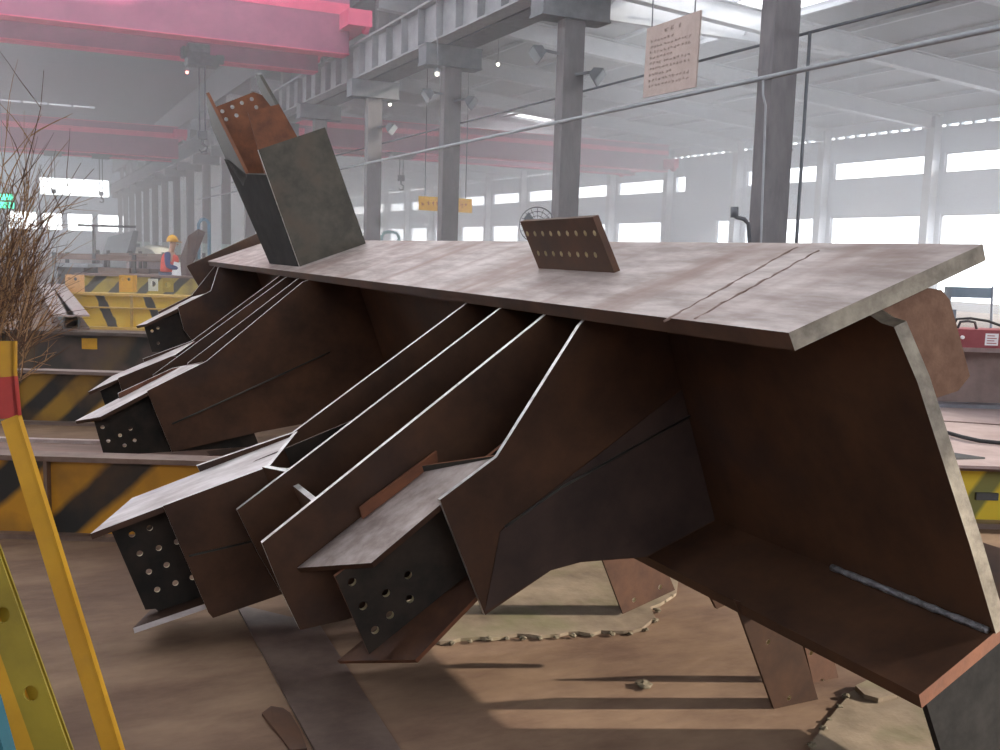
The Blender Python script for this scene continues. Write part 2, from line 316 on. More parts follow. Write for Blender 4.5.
# ---- splice plate on the top flange (in line with the web)
y0, y1 = 3.84, 4.58
poly = [(y0, 0), (y1-.01, 0), (4.63, -.25), (y0+.06, -.26)]
hs = []
for i in range(9): hs.append((4.60-.015-i*.083, -.185, .014)); hs.append((4.535-.01-i*.080, -.082, .014))
hs = [h for h in hs if y0+.05 < h[0] < 4.59]
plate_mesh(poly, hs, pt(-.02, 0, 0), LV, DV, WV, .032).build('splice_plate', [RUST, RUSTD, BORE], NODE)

# ---- column stub on the top flange
S = bpy.data.objects.new('column_stub', None); COL.objects.link(S); S.parent = NODE
yplate('cover_plate', [(-.30, -1.01), (.303, -1.03), (.323, 0), (-.295, 0)], 8.43, .03, S, mat('grey_primer_plate', (.048, .042, .033), (.092, .080, .062), 6, .55, .2, .06, r2=.7, c3=(.085, .062, .045), s3=3), EDGE, wdpts=True)
def wq(x, y, w):
    q = hit(x, y, pt(w, 0, 0), WV) - OO; return (q.y, q.dot(DV))
plate_mesh([(8.46, 0), (9.55, 0), wq(224, 159, -.30), wq(229, 160, -.30), wq(246, 174, -.30), (8.46, -.80)], [], pt(-.30, 0, 0), LV, DV, WV, .03).build('side_plate', [BLACKM, MILL], S)
plate_mesh([(8.46, 0), (9.55, 0), (9.8, -.8), (8.46, -.80)], [], pt(.27, 0, 0), LV, DV, WV, .03).build('side_plate', [BLACKM, MILL], S)
YW = 9.62
yplate('web_plate', [(213, 108), (253.5, 92), (262, 95), (305, 150), (305, 230), (262, 240), (245, 174)], YW, .025, S, RUSTB, RUSTB,
       holes=[(195+x/6.82, 65+y/6.82) for x, y in ((187, 315), (255, 286), (320, 258), (387, 232), (213, 370), (283, 343), (418, 288))], hr=.019)
plate_mesh([wq(206, 93, -.30), wq(247, 176, -.30), wq(243, 186, -.30), wq(226, 160, -.30), wq(211, 126, -.30), wq(206.5, 104, -.30)], [], pt(-.30, 0, 0), LV, DV, WV, .03).build('column_flange', [MILL, RUSTB], S)
plate_mesh([wq(255.5, 74, .26), wq(259, 75, .26), wq(280, 112, .26), wq(290, 140, .26), wq(282, 140, .26), wq(262, 95, .26), wq(257.5, 86, .26)], [], pt(.26, 0, 0), LV, DV, WV, .03).build('column_flange', [MILL, MILL], S)
a = [P3(248, 112, 9.05), P3(279, 104, 9.05), P3(298, 138, 9.05), P3(298, 200, 9.05), P3(272, 200, 9.05)]
mb = MB(); mb.hexa(a, [p+LV*.02 for p in a]); mb.build('stiffener_plate', RUSTB, S)
# ================================================================== THE HALL
def box_struct(name, boxes, m):
    mb = MB()
    for b in boxes: mb.box(*b)
    return struct(mb.build(name, m))
FLOORM = mat('dirty_concrete', (.072, .031, .017), (.235, .146, .088), 1.6, .8, 0, .35, r2=.95, stretch=(.7, 1.4, 1), c3=(.075, .036, .022), s3=.5, lo3=.48, hi3=.68, lo=.3, hi=.7)
box_struct('floor', [(-14, 34, -16, 122, GZ-.3, GZ)], FLOORM)
ROOFM = mat('roof_sheet', (.125, .13, .15), (.185, .19, .21), 6, .7, .1, .05, stretch=(.1, 3, 1))
WALLM = mat('corrugated_wall', (.42, .48, .55), (.50, .56, .63), 8, .7, 0, .1, stretch=(1, 4, .1))
XC = 9.7; XW = 33.0
# roof over the left bay: solid past Y=30, with unseen open strips added nearer to let in top light
bx = []
for y in range(0, 30, 7): bx.append((-14, XC, y, y+4.9, 10.6, 10.75))
bx.append((-14, XC, -16, 0, 10.6, 10.75)); FAS = (XC-.1, XC+.05, -16, 122, 9.1, 10.75)
bx += [(-14, XC, 30, 75, 10.6, 10.75), (-14, XC, 75.9, 122, 10.6, 10.75), (-14, -1.2, 75, 75.9, 10.6, 10.75), (4.95, XC, 75, 75.9, 10.6, 10.75)]
for x in (.35, 1.95, 3.45): bx.append((x, x+.12, 75, 75.9, 10.6, 10.75))
box_struct('ceiling', bx, ROOFM); box_struct('trim_fascia', [FAS], mat('dark_fascia', (.08, .08, .09), (.11, .11, .12), 4, .8, 0, 0))
def sheet(mb, y0, y1, x0, x1, z0, z1, t=.12):
    mb.hexa([(x0, y0, z0), (x1, y0, z1), (x1, y1, z1), (x0, y1, z0)], [(x0, y0, z0+t), (x1, y0, z1+t), (x1, y1, z1+t), (x0, y1, z0+t)])
rz = lambda x: 9.3 - (x-XC)*.073
mb = MB()
sky = [(15, 20, 20.8, 27.2), (22, 25, 42, 46.5)]
ys = [10, 20.8, 27.2, 42, 46.5, 122]
for a, b in zip(ys[:-1], ys[1:]):
    cuts = [s for s in sky if s[2] <= a and s[3] >= b]; x = XC
    for s in cuts: sheet(mb, a, b, x, s[0], rz(x), rz(s[0])); x = s[1]
    sheet(mb, a, b, x, XW+.2, rz(x), rz(XW+.2))
struct(mb.build('ceiling_aisle', ROOFM))
RAFT = mat('pale_grey_steel', (.29, .30, .325), (.36, .37, .395), 5, .5, .1, .03)
box_struct('ceiling_front', [(XC, 21.5, -16, 10, 9.0, 9.15), (28, 34, -16, 10, 9.0, 9.15), (21.5, 28, -2, 10, 9.0, 9.15), (21.5, 28, -16, -9.5, 9.0, 9.15)], ROOFM)  # unseen roof shaped to dim the foreground and pass a sun patch
n = 0
for i in range(-3, 12):
    y = 29.1 + 6*i
    if y < 11: continue
    mb = MB(); z0, z1 = rz(XC)-.1, rz(XW)-.1
    for (w, zo, h) in ((.32, -.62, .03), (.012, -.59, .55), (.32, -.05, .03)):
        mb.hexa([(XC, y-w/2, z0+zo), (XW, y-w/2, z1+zo), (XW, y+w/2, z1+zo), (XC, y+w/2, z0+zo)], [(XC, y-w/2, z0+zo+h), (XW, y-w/2, z1+zo+h), (XW, y+w/2, z1+zo+h), (XC, y+w/2, z0+zo+h)])
    mb.box(XW-.5, XW-.1, y-.2, y+.2, GZ, z1-.1)
    o = mb.build('roof_frame', RAFT); o['kind'] = 'structure'
mb = MB()
for x in [11.5+2.1*k for k in range(10)]: mb.box(x, x+.1, 12, 100, rz(x)-.14, rz(x)-.02)
o = mb.build('trim_purlins', RAFT); struct(o)
# bright beam crossing below the rooflight
mb = MB(); mb.box(12, 23, 24.2, 24.5, 7.95, 8.65); struct(mb.build('trim_rooflight', RAFT))
mb = MB()
for x in (14.4, 16.8, 19.2, 21.6): mb.bar((x, 24.2, 8.1), (x+.5, 23.2, 9.0), .05, .05)
struct(mb.build('trim_struts', RAFT))

# right wall with two rows of openings
mb = MB(); WIN = []
t0, t1 = XW, XW+.2
Y0, Y1 = 13.1, 120
lowz, hiz = 3.6, (5.2, 6.0); eav = (7.02, 7.12)
for (z0, z1) in ((lowz, hiz[0]), (hiz[1], eav[0])): mb.box(t0, t1, Y0, Y1, z0, z1)
mb.box(t0, t1, Y0, Y1, eav[1], 7.9); mb.box(t0, t1, Y0, Y1, GZ, .15)
i = 0; y = 29.1-18
while y < Y1:
    mb.box(t0, t1, y-.35, y+.35, .15, lowz); mb.box(t0, t1, y-.35, y+.35, hiz[0], hiz[1])
    k = round((y-29.1)/6)
    solid = {2, 4}
    if k in solid: mb.box(t0, t1, y+1.9, y+6, .15, lowz)
    if k in {2}: mb.box(t0, t1, y+.3, y+4.8, hiz[0], hiz[1])
    WIN.append((y+.35, y+5.65 if k not in solid else y+1.9, .15, lowz))
    if k not in {2}: WIN.append((y+.35, y+5.65, *hiz))
    y += 6
yy = Y0
while yy < 80: mb.box(t0, t1, yy, yy+.12, eav[0], eav[1]); yy += .6
struct(mb.build('wall_right', WALLM))
PANE, t, b = nt('window_pane')
tr = t.nodes.new('ShaderNodeBsdfTransparent'); tr.inputs[0].default_value = (.97, .98, 1, 1); gl = t.nodes.new('ShaderNodeBsdfGlossy'); gl.inputs['Roughness'].default_value = .1
mx = t.nodes.new('ShaderNodeMixShader'); mx.inputs[0].default_value = .06
t.links.new(tr.outputs[0], mx.inputs[1]); t.links.new(gl.outputs[0], mx.inputs[2]); t.links.new(mx.outputs[0], t.nodes['Material Output'].inputs['Surface'])
for k, (a, b_, z0, z1) in enumerate(WIN):
    if a > 92: continue
    fr = MB(); f = .06
    fr.box(t0+.05, t0+.12, a, b_, z0, z0+f); fr.box(t0+.05, t0+.12, a, b_, z1-f, z1)
    nn = 1
    for j in range(nn+1): yy = a+(b_-a-f)*j/nn; fr.box(t0+.05, t0+.12, yy, yy+f, z0+f, z1-f)
    o = struct(fr.build('window_%d' % (k+1), RAFT))
    g = MB(); g.box(t0+.08, t0+.086, a+f, b_-f, z0+f, z1-f); g.build('pane', PANE, o)
# far gable wall with its openings, left and back walls
mb = MB(); yf = 121
xs = [-14, 2.2, 9.2, 34]
mb.box(-14, 2.2, yf, yf+.3, 4.4, 11); mb.box(9.2, 34, yf, yf+.3, 4.4, 11); mb.box(2.2, 9.2, yf, yf+.3, 8.2, 11); mb.box(2.2, 9.2, yf, yf+.3, 4.4, 6.4)
mb.box(-14, -1, yf, yf+.3, GZ, 4.4); mb.box(-1, 11, yf, yf+.3, GZ, 2.6); mb.box(11, 34, yf, yf+.3, GZ, 4.4)
for x in (1.8, 4.3, 7.4): mb.box(x, x+.6, yf, yf+.3, 2.6, 4.4)
struct(mb.build('wall_far', WALLM))
lw = [(-14.2, -14, -16, 24, GZ, 11), (-14.2, -14, 24, 122, GZ, 1.2), (-14.2, -14, 24, 122, 7.6, 11)]
for k in range(17): lw.append((-14.2, -14, 24+6*k, 24.8+6*k, 1.2, 7.6))  # gaps between these posts are unseen openings added to light the left bay
box_struct('wall_left', lw, WALLM)
box_struct('wall_back', [(-14, 34, -16.2, -16, GZ, 7)], WALLM)

# columns of the crane aisle
COLM = mat('mauve_grey_paint', (.10, .092, .10), (.15, .137, .145), 5, .6, 0, .06, stretch=(1, 1, .3))
CAPM = mat('dark_grey_steel', (.10, .105, .12), (.15, .155, .17), 5, .6, .1, .04)
GREENM = mat('pale_green_base_paint', (.36, .46, .42), (.44, .53, .49), 5, .6)
def make_column(detail=True):
    root = bpy.data.objects.new('crane_column', None); COL.objects.link(root)
    mb = MB(); mb.box(-.22, .22, -.15, .15, 0, 6.2)
    for zz in range(1, 6): mb.box(-.225, .225, -.155, .155, zz*1.1, zz*1.1+.03)
    mb.build('column_shaft', COLM, root)
    mb = MB(); mb.box(-.23, .23, -.16, .16, .0, 1.75); mb.box(-.34, .34, -.28, .28, 0, .04); mb.build('painted_base', GREENM, root)
    mb = MB(); mb.box(-.78, .72, -.27, .27, 6.2, 6.24); mb.box(-.78, .72, -.27, .27, 6.66, 6.70)
    for s in (-.26, .24): mb.box(-.76, .70, s, s+.02, 6.24, 6.66)
    for x in (-.76, -.3, .28, .68): mb.box(x, x+.02, -.24, .24, 6.24, 6.66)
    mb.build('bracket_cap', CAPM, root)
    mb = MB(); mb.box(.05, .4, -.15, .15, 6.70, 9.3); mb.build('upper_shaft', COLM, root)
    return root
c0 = make_column()
LAB = ['thick mauve grey steel column at the right carrying a thin conduit and hose hook', 'grey steel column with dark cap standing behind the drilled splice plate, beside the notice board',
       'grey steel column with dark bracket cap in front of the yellow signs', 'grey steel column just right of the tilted column stub, its cap in haze']
def copy_tree(o, parent=None):
    c = o.copy(); COL.objects.link(c)
    if parent is not None: c.parent = parent
    for ch in list(o.children): copy_tree(ch, c)
    return c
COLY = [11.44+6*k for k in range(18)]
for k, y in enumerate(COLY):
    c = c0 if k == 0 else copy_tree(c0)
    c.location = (XC, y, GZ)
    tag(c, LAB[k] if k < 4 else 'hazy grey steel column in the far row receding down the hall', 'column', 'far columns of the crane aisle' if k >= 4 else 'columns of the crane aisle')
# crane runway girder
mb = MB(); xg = 9.25; a, b_ = 13, 118
mb.box(xg-.2, xg+.2, a, b_, 6.55, 6.60); mb.box(xg-.2, xg+.2, a, b_, 7.52, 7.57); mb.box(xg-.01, xg+.01, a, b_, 6.60, 7.52)
y = a+.3
while y < b_: mb.box(xg-.19, xg+.19, y, y+.03, 6.60, 7.52); y += 1.2
root = thing('crane_runway_girder', 'long grey stiffened girder running on the column caps down the hall', 'crane girder')
mb.build('girder_beam', mat('grey_girder_paint', (.19, .19, .205), (.26, .26, .275), 3, .6, 0, .05), root)
mb = MB(); mb.box(xg-.04, xg+.04, a, b_, 7.57, 7.68); mb.build('crane_rail', RAFT, root)
mb = MB(); mb.box(xg+.3, xg+1.0, a, b_, 6.56, 6.60); mb.box(xg+.95, xg+1.0, a, b_, 6.60, 6.85)
y = a+.3
while y < b_: mb.bar((xg+.2, y, 6.62), (xg+.95, y+.6, 6.62), .06, .06); y += 1.2
mb.build('side_truss', CAPM, root)

# overhead cranes
PINK = mat('crane_pink_paint', (.58, .05, .14), (.68, .08, .18), 2, .5, 0, .02)
PINKD = mat('crane_rose_paint', (.24, .045, .11), (.31, .065, .14), 2, .55, 0, .02)
def crane(label, x0, x1, ylist, z0, h, hoists, rail=None, gx=0):
    r = thing('overhead_crane', label, 'crane')
    for y in ylist:
        xe = x1-gx; mb = MB(); mb.box(x0, xe, y-.28, y-.26, z0, z0+h); mb.box(x0, xe, y+.26, y+.28, z0, z0+h)
        mb.box(x0, xe, y-.34, y+.34, z0-.03, z0, 1); mb.box(x0, xe, y-.34, y+.34, z0+h, z0+h+.03, 1); mb.box(x0, xe, y-.30, y-.28, z0+h*.62, z0+h*.80, 1)
        mb.build('crane_girder', [PINKD, PINK], r)
    for x in (x0+.1, x1-.1):
        mb = MB(); zr = z0 if rail is None else rail; mb.box(x-.2-(gx if x > 0 else 0), x+.1, ylist[0]-1.2, ylist[-1]+1.2, zr+.1, zr+.55)
        for yy in (ylist[0]-.9, ylist[-1]+.9): mb.lathe((x-.06, yy, zr+.14), (1, 0, 0), [(0, .2), (.12, .2)], 14)
        mb.build('end_carriage', PINK, r)
    for (hx, hy, drop) in hoists:
        t = bpy.data.objects.new('hoist_trolley', None); COL.objects.link(t); t.parent = r; t.location = (hx, hy, z0); t.scale = (.85, .85, .85)
        mb = MB(); mb.box(-.55, .55, -.35, .35, -.35, .02); mb.lathe((-.5, 0, .2), (1, 0, 0), [(0, .12), (.02, .24), (.75, .24), (.77, .1)], 14); mb.box(-.7, -.5, -.25, .25, -.1, .25); mb.lathe((.62, 0, -.05), (0, 1, 0), [(-.2, .14), (.2, .14)], 12); mb.box(.5, .75, -.12, .12, -.2, .1)
        mb.build('hoist_body', CAPM, t)
        mb = MB(); mb.tube([(-.1, 0, -.35), (-.1, 0, -drop)], .03, 6); mb.tube([(.1, 0, -.35), (.1, 0, -drop)], .03, 6); mb.build('hoist_rope', CAPM, t)
        mb = MB(); mb.box(-.16, .16, -.1, .1, -drop-.3, -drop)
        mb.tube([(0, 0, -drop-.3), (0, 0, -drop-.45), (.14, 0, -drop-.55), (.12, 0, -drop-.72), (-.03, 0, -drop-.76), (-.13, 0, -drop-.66)], [.05, .05, .05, .05, .04, .02], 7); mb.build('hook_block', CAPM, t)
    return r
crane('large pink overhead crane spanning the bay at upper left, hoist hanging from it', -13.6, 9.25, (29.5, 32.9), 7.22, 1.75, [(5.15, 32.2, 2.6)], 7.76, .4)
crane('smaller distant pink overhead crane behind the large one, hazy, two hoists', -13.6, 9.25, (64.5, 67.5), 6.7, 1.8, [(1.9, 64.9, 2.6), (4.5, 64.9, 2.6)], 7.76, .4)
crane('pale pink overhead crane in the right aisle behind the columns', 10.6, 29.6, (43, 46), 5.9, 1.25, [(15.5, 43, 1.2)])

# lights, sun, haze
w = bpy.data.worlds.new('daylight'); scene.world = w; w.use_nodes = True
w.node_tree.nodes['Background'].inputs[0].default_value = (.93, .96, 1.0, 1); w.node_tree.nodes['Background'].inputs[1].default_value = 6.5
sd = bpy.data.lights.new('sun', 'SUN'); sd.energy = 8.5; sd.angle = math.radians(.8); sd.color = (1, .92, .78)
so = bpy.data.objects.new('sun', sd); COL.objects.link(so); el = math.radians(21)
sdir = V((.9*math.cos(el), -.43*math.cos(el), math.sin(el)))
so.rotation_euler = sdir.to_track_quat('Z', 'Y').to_euler(); so.location = (20, -6, 12)
def portal(c, n, sx, sy):
    l = bpy.data.lights.new('window_portal', 'AREA'); l.shape = 'RECTANGLE'; l.size = sx; l.size_y = sy; l.cycles.is_portal = True
    o = bpy.data.objects.new('window_portal', l); COL.objects.link(o); o.location = c; o.rotation_euler = V(n).to_track_quat('-Z', 'Y').to_euler()
haze, t, b = nt('haze'); t.nodes.remove(b)
vs_ = t.nodes.new('ShaderNodeVolumeScatter'); vs_.inputs['Density'].default_value = .010; vs_.inputs['Color'].default_value = (.98, .975, 1, 1); vs_.inputs['Anisotropy'].default_value = .5
t.links.new(vs_.outputs[0], t.nodes['Material Output'].inputs['Volume'])
mb = MB(); mb.box(-13.9, 10.4, 10.6, 120.8, GZ+.01, 9.0)
hz_ = mb.build('haze', haze); tag(hz_, 'thin grey smoke haze filling the crane bay on the left', 'haze', kind='stuff')
haze2 = haze.copy(); haze2.node_tree.nodes['Volume Scatter'].inputs['Density'].default_value = .027
haze2.node_tree.nodes['Volume Scatter'].inputs['Color'].default_value = (.97, .98, 1, 1)
mb = MB(); mb.box(10.4, 32.9, 10.6, 120.8, GZ+.01, 9.2)
hz_ = mb.build('haze', haze2); tag(hz_, 'denser bluish sunlit haze before the windows of the right aisle', 'haze', kind='stuff')
scene.cycles.volume_bounces = 4; scene.cycles.max_bounces = 8; scene.cycles.diffuse_bounces = 3; scene.cycles.transparent_max_bounces = 12
scene.cycles.sample_clamp_indirect = 4; scene.cycles.volume_step_rate = 5
try: scene.cycles.use_denoising = True
except Exception: pass
vsx = scene.view_settings; vsx.view_transform = 'Standard'; vsx.look = 'None'; vsx.gamma = 1; vsx.use_curve_mapping = False; vsx.exposure = 0.0

# ================================================================== THINGS ROUND THE NODE
YEL = mat('yellow_paint', (.55, .27, .008), (.66, .34, .012), 5, .5, 0, .05, c3=(.30, .15, .03), s3=3.5, lo3=.56, hi3=.75)
YELD = mat('dull_yellow_paint', (.25, .175, .012), (.37, .265, .02), 5, .55, 0, .05, c3=(.12, .07, .03), s3=3, lo3=.55, hi3=.75)
REDP = mat('red_paint', (.36, .025, .02), (.48, .04, .03), 6, .5, 0, .03)
TEAL = mat('teal_paint', (.015, .10, .13), (.025, .14, .18), 5, .5)
BEAMST = mat('worn_brown_beam', (.13, .085, .07), (.26, .19, .165), 4, .5, .2, .08, stretch=(.4, 2, 2))
PALE = mat('worn_pale_beam_edge', (.34, .27, .25), (.52, .44, .42), 6, .32, .35, .05)
DARK = mat('dark_machine', (.05, .05, .055), (.09, .09, .095), 5, .6)
GREYM = mat('grey_machine', (.22, .24, .26), (.30, .32, .34), 4, .6)
CREAM = mat('cream_paint', (.55, .55, .48), (.66, .66, .58), 4, .6)
BLUEP = mat('blue_pipe_paint', (.05, .22, .36), (.08, .28, .44), 5, .5)
ORANGEP = mat('orange_paint', (.55, .22, .05), (.65, .29, .08), 5, .55)
BLACKR = mat('black_rubber', (.012, .012, .014), (.03, .03, .033), 8, .6)
def frame(p, name, label, cat, group=None):
    o = thing(name, label, cat, group, p); o.rotation_euler = (0, 0, -yaw); return o
def gxy(x, y): return at_z(x, y)

# striped barrier girders lying across the view (local x = along the girder)
def hgirder(px, py, label, l0, l1, h, wd_, tf, web_m, fl_m, stiff=(), ledge=None, z=GZ, group='striped girders lying across the yard', dist=None):
    p = at_z(px, py, z) if dist is None else (at_dist(px, py, dist)); p.z = z
    r = frame(p, 'striped_girder', label, 'girder', group)
    for nm, z0 in (('top_flange', h-tf), ('bottom_flange', 0)):
        MB().box(l0, l1, 0, wd_, z0, z0+tf).build(nm, fl_m, r)
    MB().box(l0, l1, wd_/2-.012, wd_/2+.012, tf, h-tf).build('web', web_m, r)
    for sx in stiff: MB().box(sx, sx+.02, .01, wd_/2-.012, tf, h-tf).build('stiffener', fl_m, r)
    if ledge: MB().box(l0, l1, wd_*.1, wd_/2-.012, ledge, ledge+.025).build('ledge', fl_m, r)
    return r
ST_A = stripes('orange_black_stripes', (.52, .23, .012), (.018, .016, .014), .62, -1.1, 0, .56, dirt=(.10, .045, .015), dirt_amt=(.42, .72), blur=.1)
ST_B = stripes('ochre_black_stripes', (.30, .16, .02), (.02, .018, .016), .46, -1.0, 0, .55, dirt=(.10, .055, .025), dirt_amt=(.42, .7), blur=.12)
ST_C = stripes('faded_brown_stripes', (.12, .075, .03), (.03, .024, .02), 1.1, -.6, 0, .35, dirt=(.085, .055, .042), dirt_amt=(.4, .55), blur=.12)
ST_D = stripes('yellow_black_bars', (.66, .43, .03), (.035, .035, .035), .96, .45, 0, .80, dirt=(.36, .22, .04), dirt_amt=(.55, .8), blur=.02)
ST_E = stripes('olive_black_stripes', (.40, .30, .04), (.05, .05, .04), .62, -1.0, 0, .6, dirt=(.15, .11, .04), dirt_amt=(.5, .75), blur=.05)
ST_R = stripes('yellow_olive_stripes', (.72, .52, .03), (.20, .19, .05), .42, -.6, 0, .62, dirt=(.45, .33, .05), dirt_amt=(.55, .8), blur=.08)
hgirder(80, 541, 'orange and black striped girder lying on the floor behind the near branch stubs', -1.2, 2.2, .50, .15, .03, ST_A, mat('brown_flange', (.12, .07, .05), (.22, .145, .115), 5, .5, .2, .05), (-.21, .9))
hgirder(80, 426, 'ochre and black striped girder, second from the front, behind the branch tips', -1.6, 1.2, .52, .16, .03, ST_B, BEAMST, (-.62,))
hgirder(80, 389, 'dirty dark brown girder with one yellow paint patch, third from the front', -2.4, 1.1, .68, .2, .04, ST_C, mat('dark_brown_flange', (.06, .04, .03), (.11, .075, .06), 5, .6), ())
hgirder(120, 330, 'bright yellow girder with black slanted bars and a mid ledge, fourth from the front', -1.2, 5, .72, .3, .05, ST_D, mat('orange_yellow_flange', (.42, .25, .05), (.55, .36, .08), 5, .55), (.2, 2.4), .42)
hgirder(120, 320, 'olive and black striped girder behind the bright yellow one, worker beyond it', -1.0, 6, 1.02, .3, .05, ST_E, BEAMST, ())
# the patch of yellow on the third girder
p = at_z(80, 389); r = [o for o in bpy.data.objects if o.name.startswith('striped_girder')][2]
MB().box(.0, .18, .076, .0885, .47, .60).build('paint_patch', YEL, r)
hgirder(985, 529, 'bright yellow girder with olive diagonal stripes at the right edge', -1.9, 1.6, .43, .26, .035, ST_R, BEAMST, ())
rr_ = [o for o in bpy.data.objects if o.name.startswith('striped_girder')][-1]
MB().bar((-.03, .11, .2), (.12, .11, .2), .03, .05).build('lug', DARK, rr_)
# brown rail bed between front and second girder
r = frame(at_z(80, 470), 'flat_rail_beam', 'low brown flat topped beam lying between the first and second striped girders', 'beam')
RB = mat('red_brown_rail', (.10, .05, .035), (.19, .11, .08), 4, .6, .1, .08, stretch=(.4, 2, 2)); MB().box(-2.4, 2.6, 0, .55, .06, .10).build('top_flange', RB, r); MB().box(-2.4, 2.6, .22, .26, 0, .06).build('web', RB, r); MB().box(-2.4, 2.6, .5, .56, .10, .13).build('rim', PALE, r)
# lifting lugs on the yellow girder
zt = GZ+.72
for (x, y, m, lab) in ((72.5, 292, mat('salmon_paint', (.52, .27, .10), (.62, .35, .15), 4, .6), 'salmon coloured lifting bracket with two holes on the yellow girder'), (126, 292, YEL, 'yellow lifting bracket with two square holes on the yellow girder')):
    p = at_z(x, y, zt)
    r = frame(p, 'lifting_bracket', lab, 'bracket', 'lifting brackets on the yellow girder')
    plate_mesh([(-.14, 0), (.14, 0), (.14, .34), (-.14, .34)], [(-.06, .26, .035), (.06, .26, .035)], (0, 0, 0), (1, 0, 0), (0, 0, 1), (0, 1, 0), .02).build('front_plate', [m, m, m], r)
    MB().box(-.14, -.12, .02, .25, 0, .34).build('side_plate', m, r); MB().box(.12, .14, .02, .25, 0, .34).build('side_plate', m, r)
for (x, y, m, lab, w_) in ((153, 291, CREAM, 'small cream bracket beside the worker on the striped girders', .20), (168, 292, YELD, 'dull yellow open bracket in front of the worker', .22)):
    r = frame(at_z(x, y, zt), 'lifting_bracket', lab, 'bracket', 'lifting brackets on the yellow girder')
    plate_mesh([(-w_/2, 0), (w_/2, 0), (w_/2, .26), (-w_/2, .26)], [(0, .15, .06)], (0, 0, 0), (1, 0, 0), (0, 0, 1), (0, 1, 0), .03).build('front_plate', [m, m, m], r)
    MB().box(-w_/2, -w_/2+.02, .03, .2, 0, .24).build('side_plate', m, r)
# two H beams pointing at the camera, resting on the third girder
zb = GZ+.685
for (xn, xf, yn, yf2, lab) in ((79, 52, 323, 279, 'long pale H beam with open end, right one of the pair by the twigs'), (64.5, 40, 323.5, 281, 'long pale H beam with dark open end, left one of the pair nearest the twigs')):
    a = at_z(xn, yn+7, zb); b_ = a + (at_z(xf, yf2, zb+.18)-at_z(xn, yn, zb+.18)).normalized()*9
    d = (b_-a); L_ = d.length; r = thing('h_beam', lab, 'beam', 'pair of H beams', a); r.rotation_euler = (0, 0, math.atan2(-d.x, d.y))
    MB().box(-.12, .12, 0, L_, .16, .18).build('top_flange', PALE, r); MB().box(-.12, .12, 0, L_, 0, .02).build('bottom_flange', BEAMST, r); MB().box(-.01, .01, 0, L_, .02, .16).build('web', DARK, r)

# far clutter on the left
def rack(px, py, d, w_, h_, lab, m, rows):
    p = at_dist(px, py, d); p.z = GZ; r = frame(p, 'steel_rack', lab, 'rack')
    rd = random.Random(int(px))
    for k in range(4): x = -w_/2+w_*k/3; MB().box(x-.04, x+.04, -.3, -.22, 0, h_).build('post', DARK, r); MB().box(x-.04, x+.04, .5, .58, 0, h_).build('post', DARK, r)
    for j in range(rows):
        z = h_*(j+.6)/rows; MB().box(-w_/2, w_/2, -.32, .6, z-.03, z).build('shelf', m, r)
        mb = MB(); x = -w_/2
        for k in range(5):
            l = w_*(.5+.4*rd.random()); x0 = -w_/2+rd.random()*(w_-l); mb.box(x0, x0+l, -.25+k*.15, -.14+k*.15, z, z+.08+.05*rd.random())
        mb.build('stored_bars', BEAMST, r)
rack(118, 262, 27, 3.2, 1.4, 'brown steel rack loaded with bars, left of the worker', BEAMST, 4)
rack(150, 262, 31, 3.0, 1.45, 'far brown rack of bars behind the worker', mat('dusty_brown', (.24, .17, .14), (.33, .25, .21), 3, .7), 3)
p = at_dist(71, 270, 23.2); p.z = GZ; r = frame(p, 'steel_bin', 'dark steel bin with bluish worn rim behind the pair of H beams', 'bin')
MB().box(-.3, .3, 0, .8, .05, 1.12).build('bin_body', DARK, r); MB().box(-.36, .4, -.05, .85, 1.12, 1.2).build('rim', GREYM, r)
mb = MB(); mb.tube([(-.33, -.06, .3), (-.33, -.06, 1.15)], .03, 6); mb.tube([(-.33, -.06, 1.15), (-.55, -.06, .6), (-.8, -.06, .3)], .03, 6); mb.build('bent_pipe', GREYM, r)
p = at_dist(114, 250, 42); p.z = GZ; r = frame(p, 'press_machine', 'tall grey press machine in the hazy distance beneath the far crane', 'machine')
MB().box(-.5, .5, 0, 1, 0, 1.2).build('machine_base', GREYM, r); mb = MB(); mb.hexa([(-.5, 0, 1.2), (.5, 0, 1.2), (.5, 1, 1.2), (-.5, 1, 1.2)], [(-.3, .2, 1.9), (.75, .2, 2.2), (.75, .8, 2.2), (-.3, .8, 1.9)]); mb.build('hopper', GREYM, r)
MB().box(-.9, -.8, 0, .1, 0, 2.3).box(-1.5, .9, 0, .1, 2.3, 2.4).build('gantry_frame', DARK, r)
for (x, d, w_, h_, m, lab) in ((137, 46, .8, 1.5, CREAM, 'pale cream tank in the hazy distance, right of the grey press'), (155, 52, .9, 1.6, CREAM, 'pale rounded tank nearest the worker, far down the hall'), (146, 40, .75, 1.1, mat('mauve_drum', (.20, .15, .16), (.28, .21, .22), 3, .6), 'low mauve drum between the two pale tanks')):
    p = at_dist(x, 250, d); p.z = GZ; r = thing('storage_tank', lab, 'tank', None, p)
    mb = MB(); mb.lathe((0, 0, 0), (0, 0, 1), [(0, w_*.9), (.1, w_), (h_*.8, w_), (h_*.92, w_*.8), (h_, w_*.3)], 18); mb.build('tank_body', m, r, True)
    mb = MB(); mb.lathe((0, 0, h_), (0, 0, 1), [(0, .14), (.15, .14), (.16, .05)], 10); mb.build('tank_cap', GREYM, r)
p = at_dist(212, 250, 30); p.z = GZ; r = thing('steel_drum', 'rusty orange drum beyond the end plate, beside the column bases', 'drum', None, p)
mb = MB(); mb.lathe((0, 0, 0), (0, 0, 1), [(0, .28), (.02, .3), (.45, .3), (.47, .32), (.5, .3), (1.2, .3), (1.35, .18)], 16); mb.build('drum_body', ORANGEP, r, True)
mb = MB(); mb.box(-.9, .9, -.3, .3, 0, .8); mb.build('plinth', DARK, r)
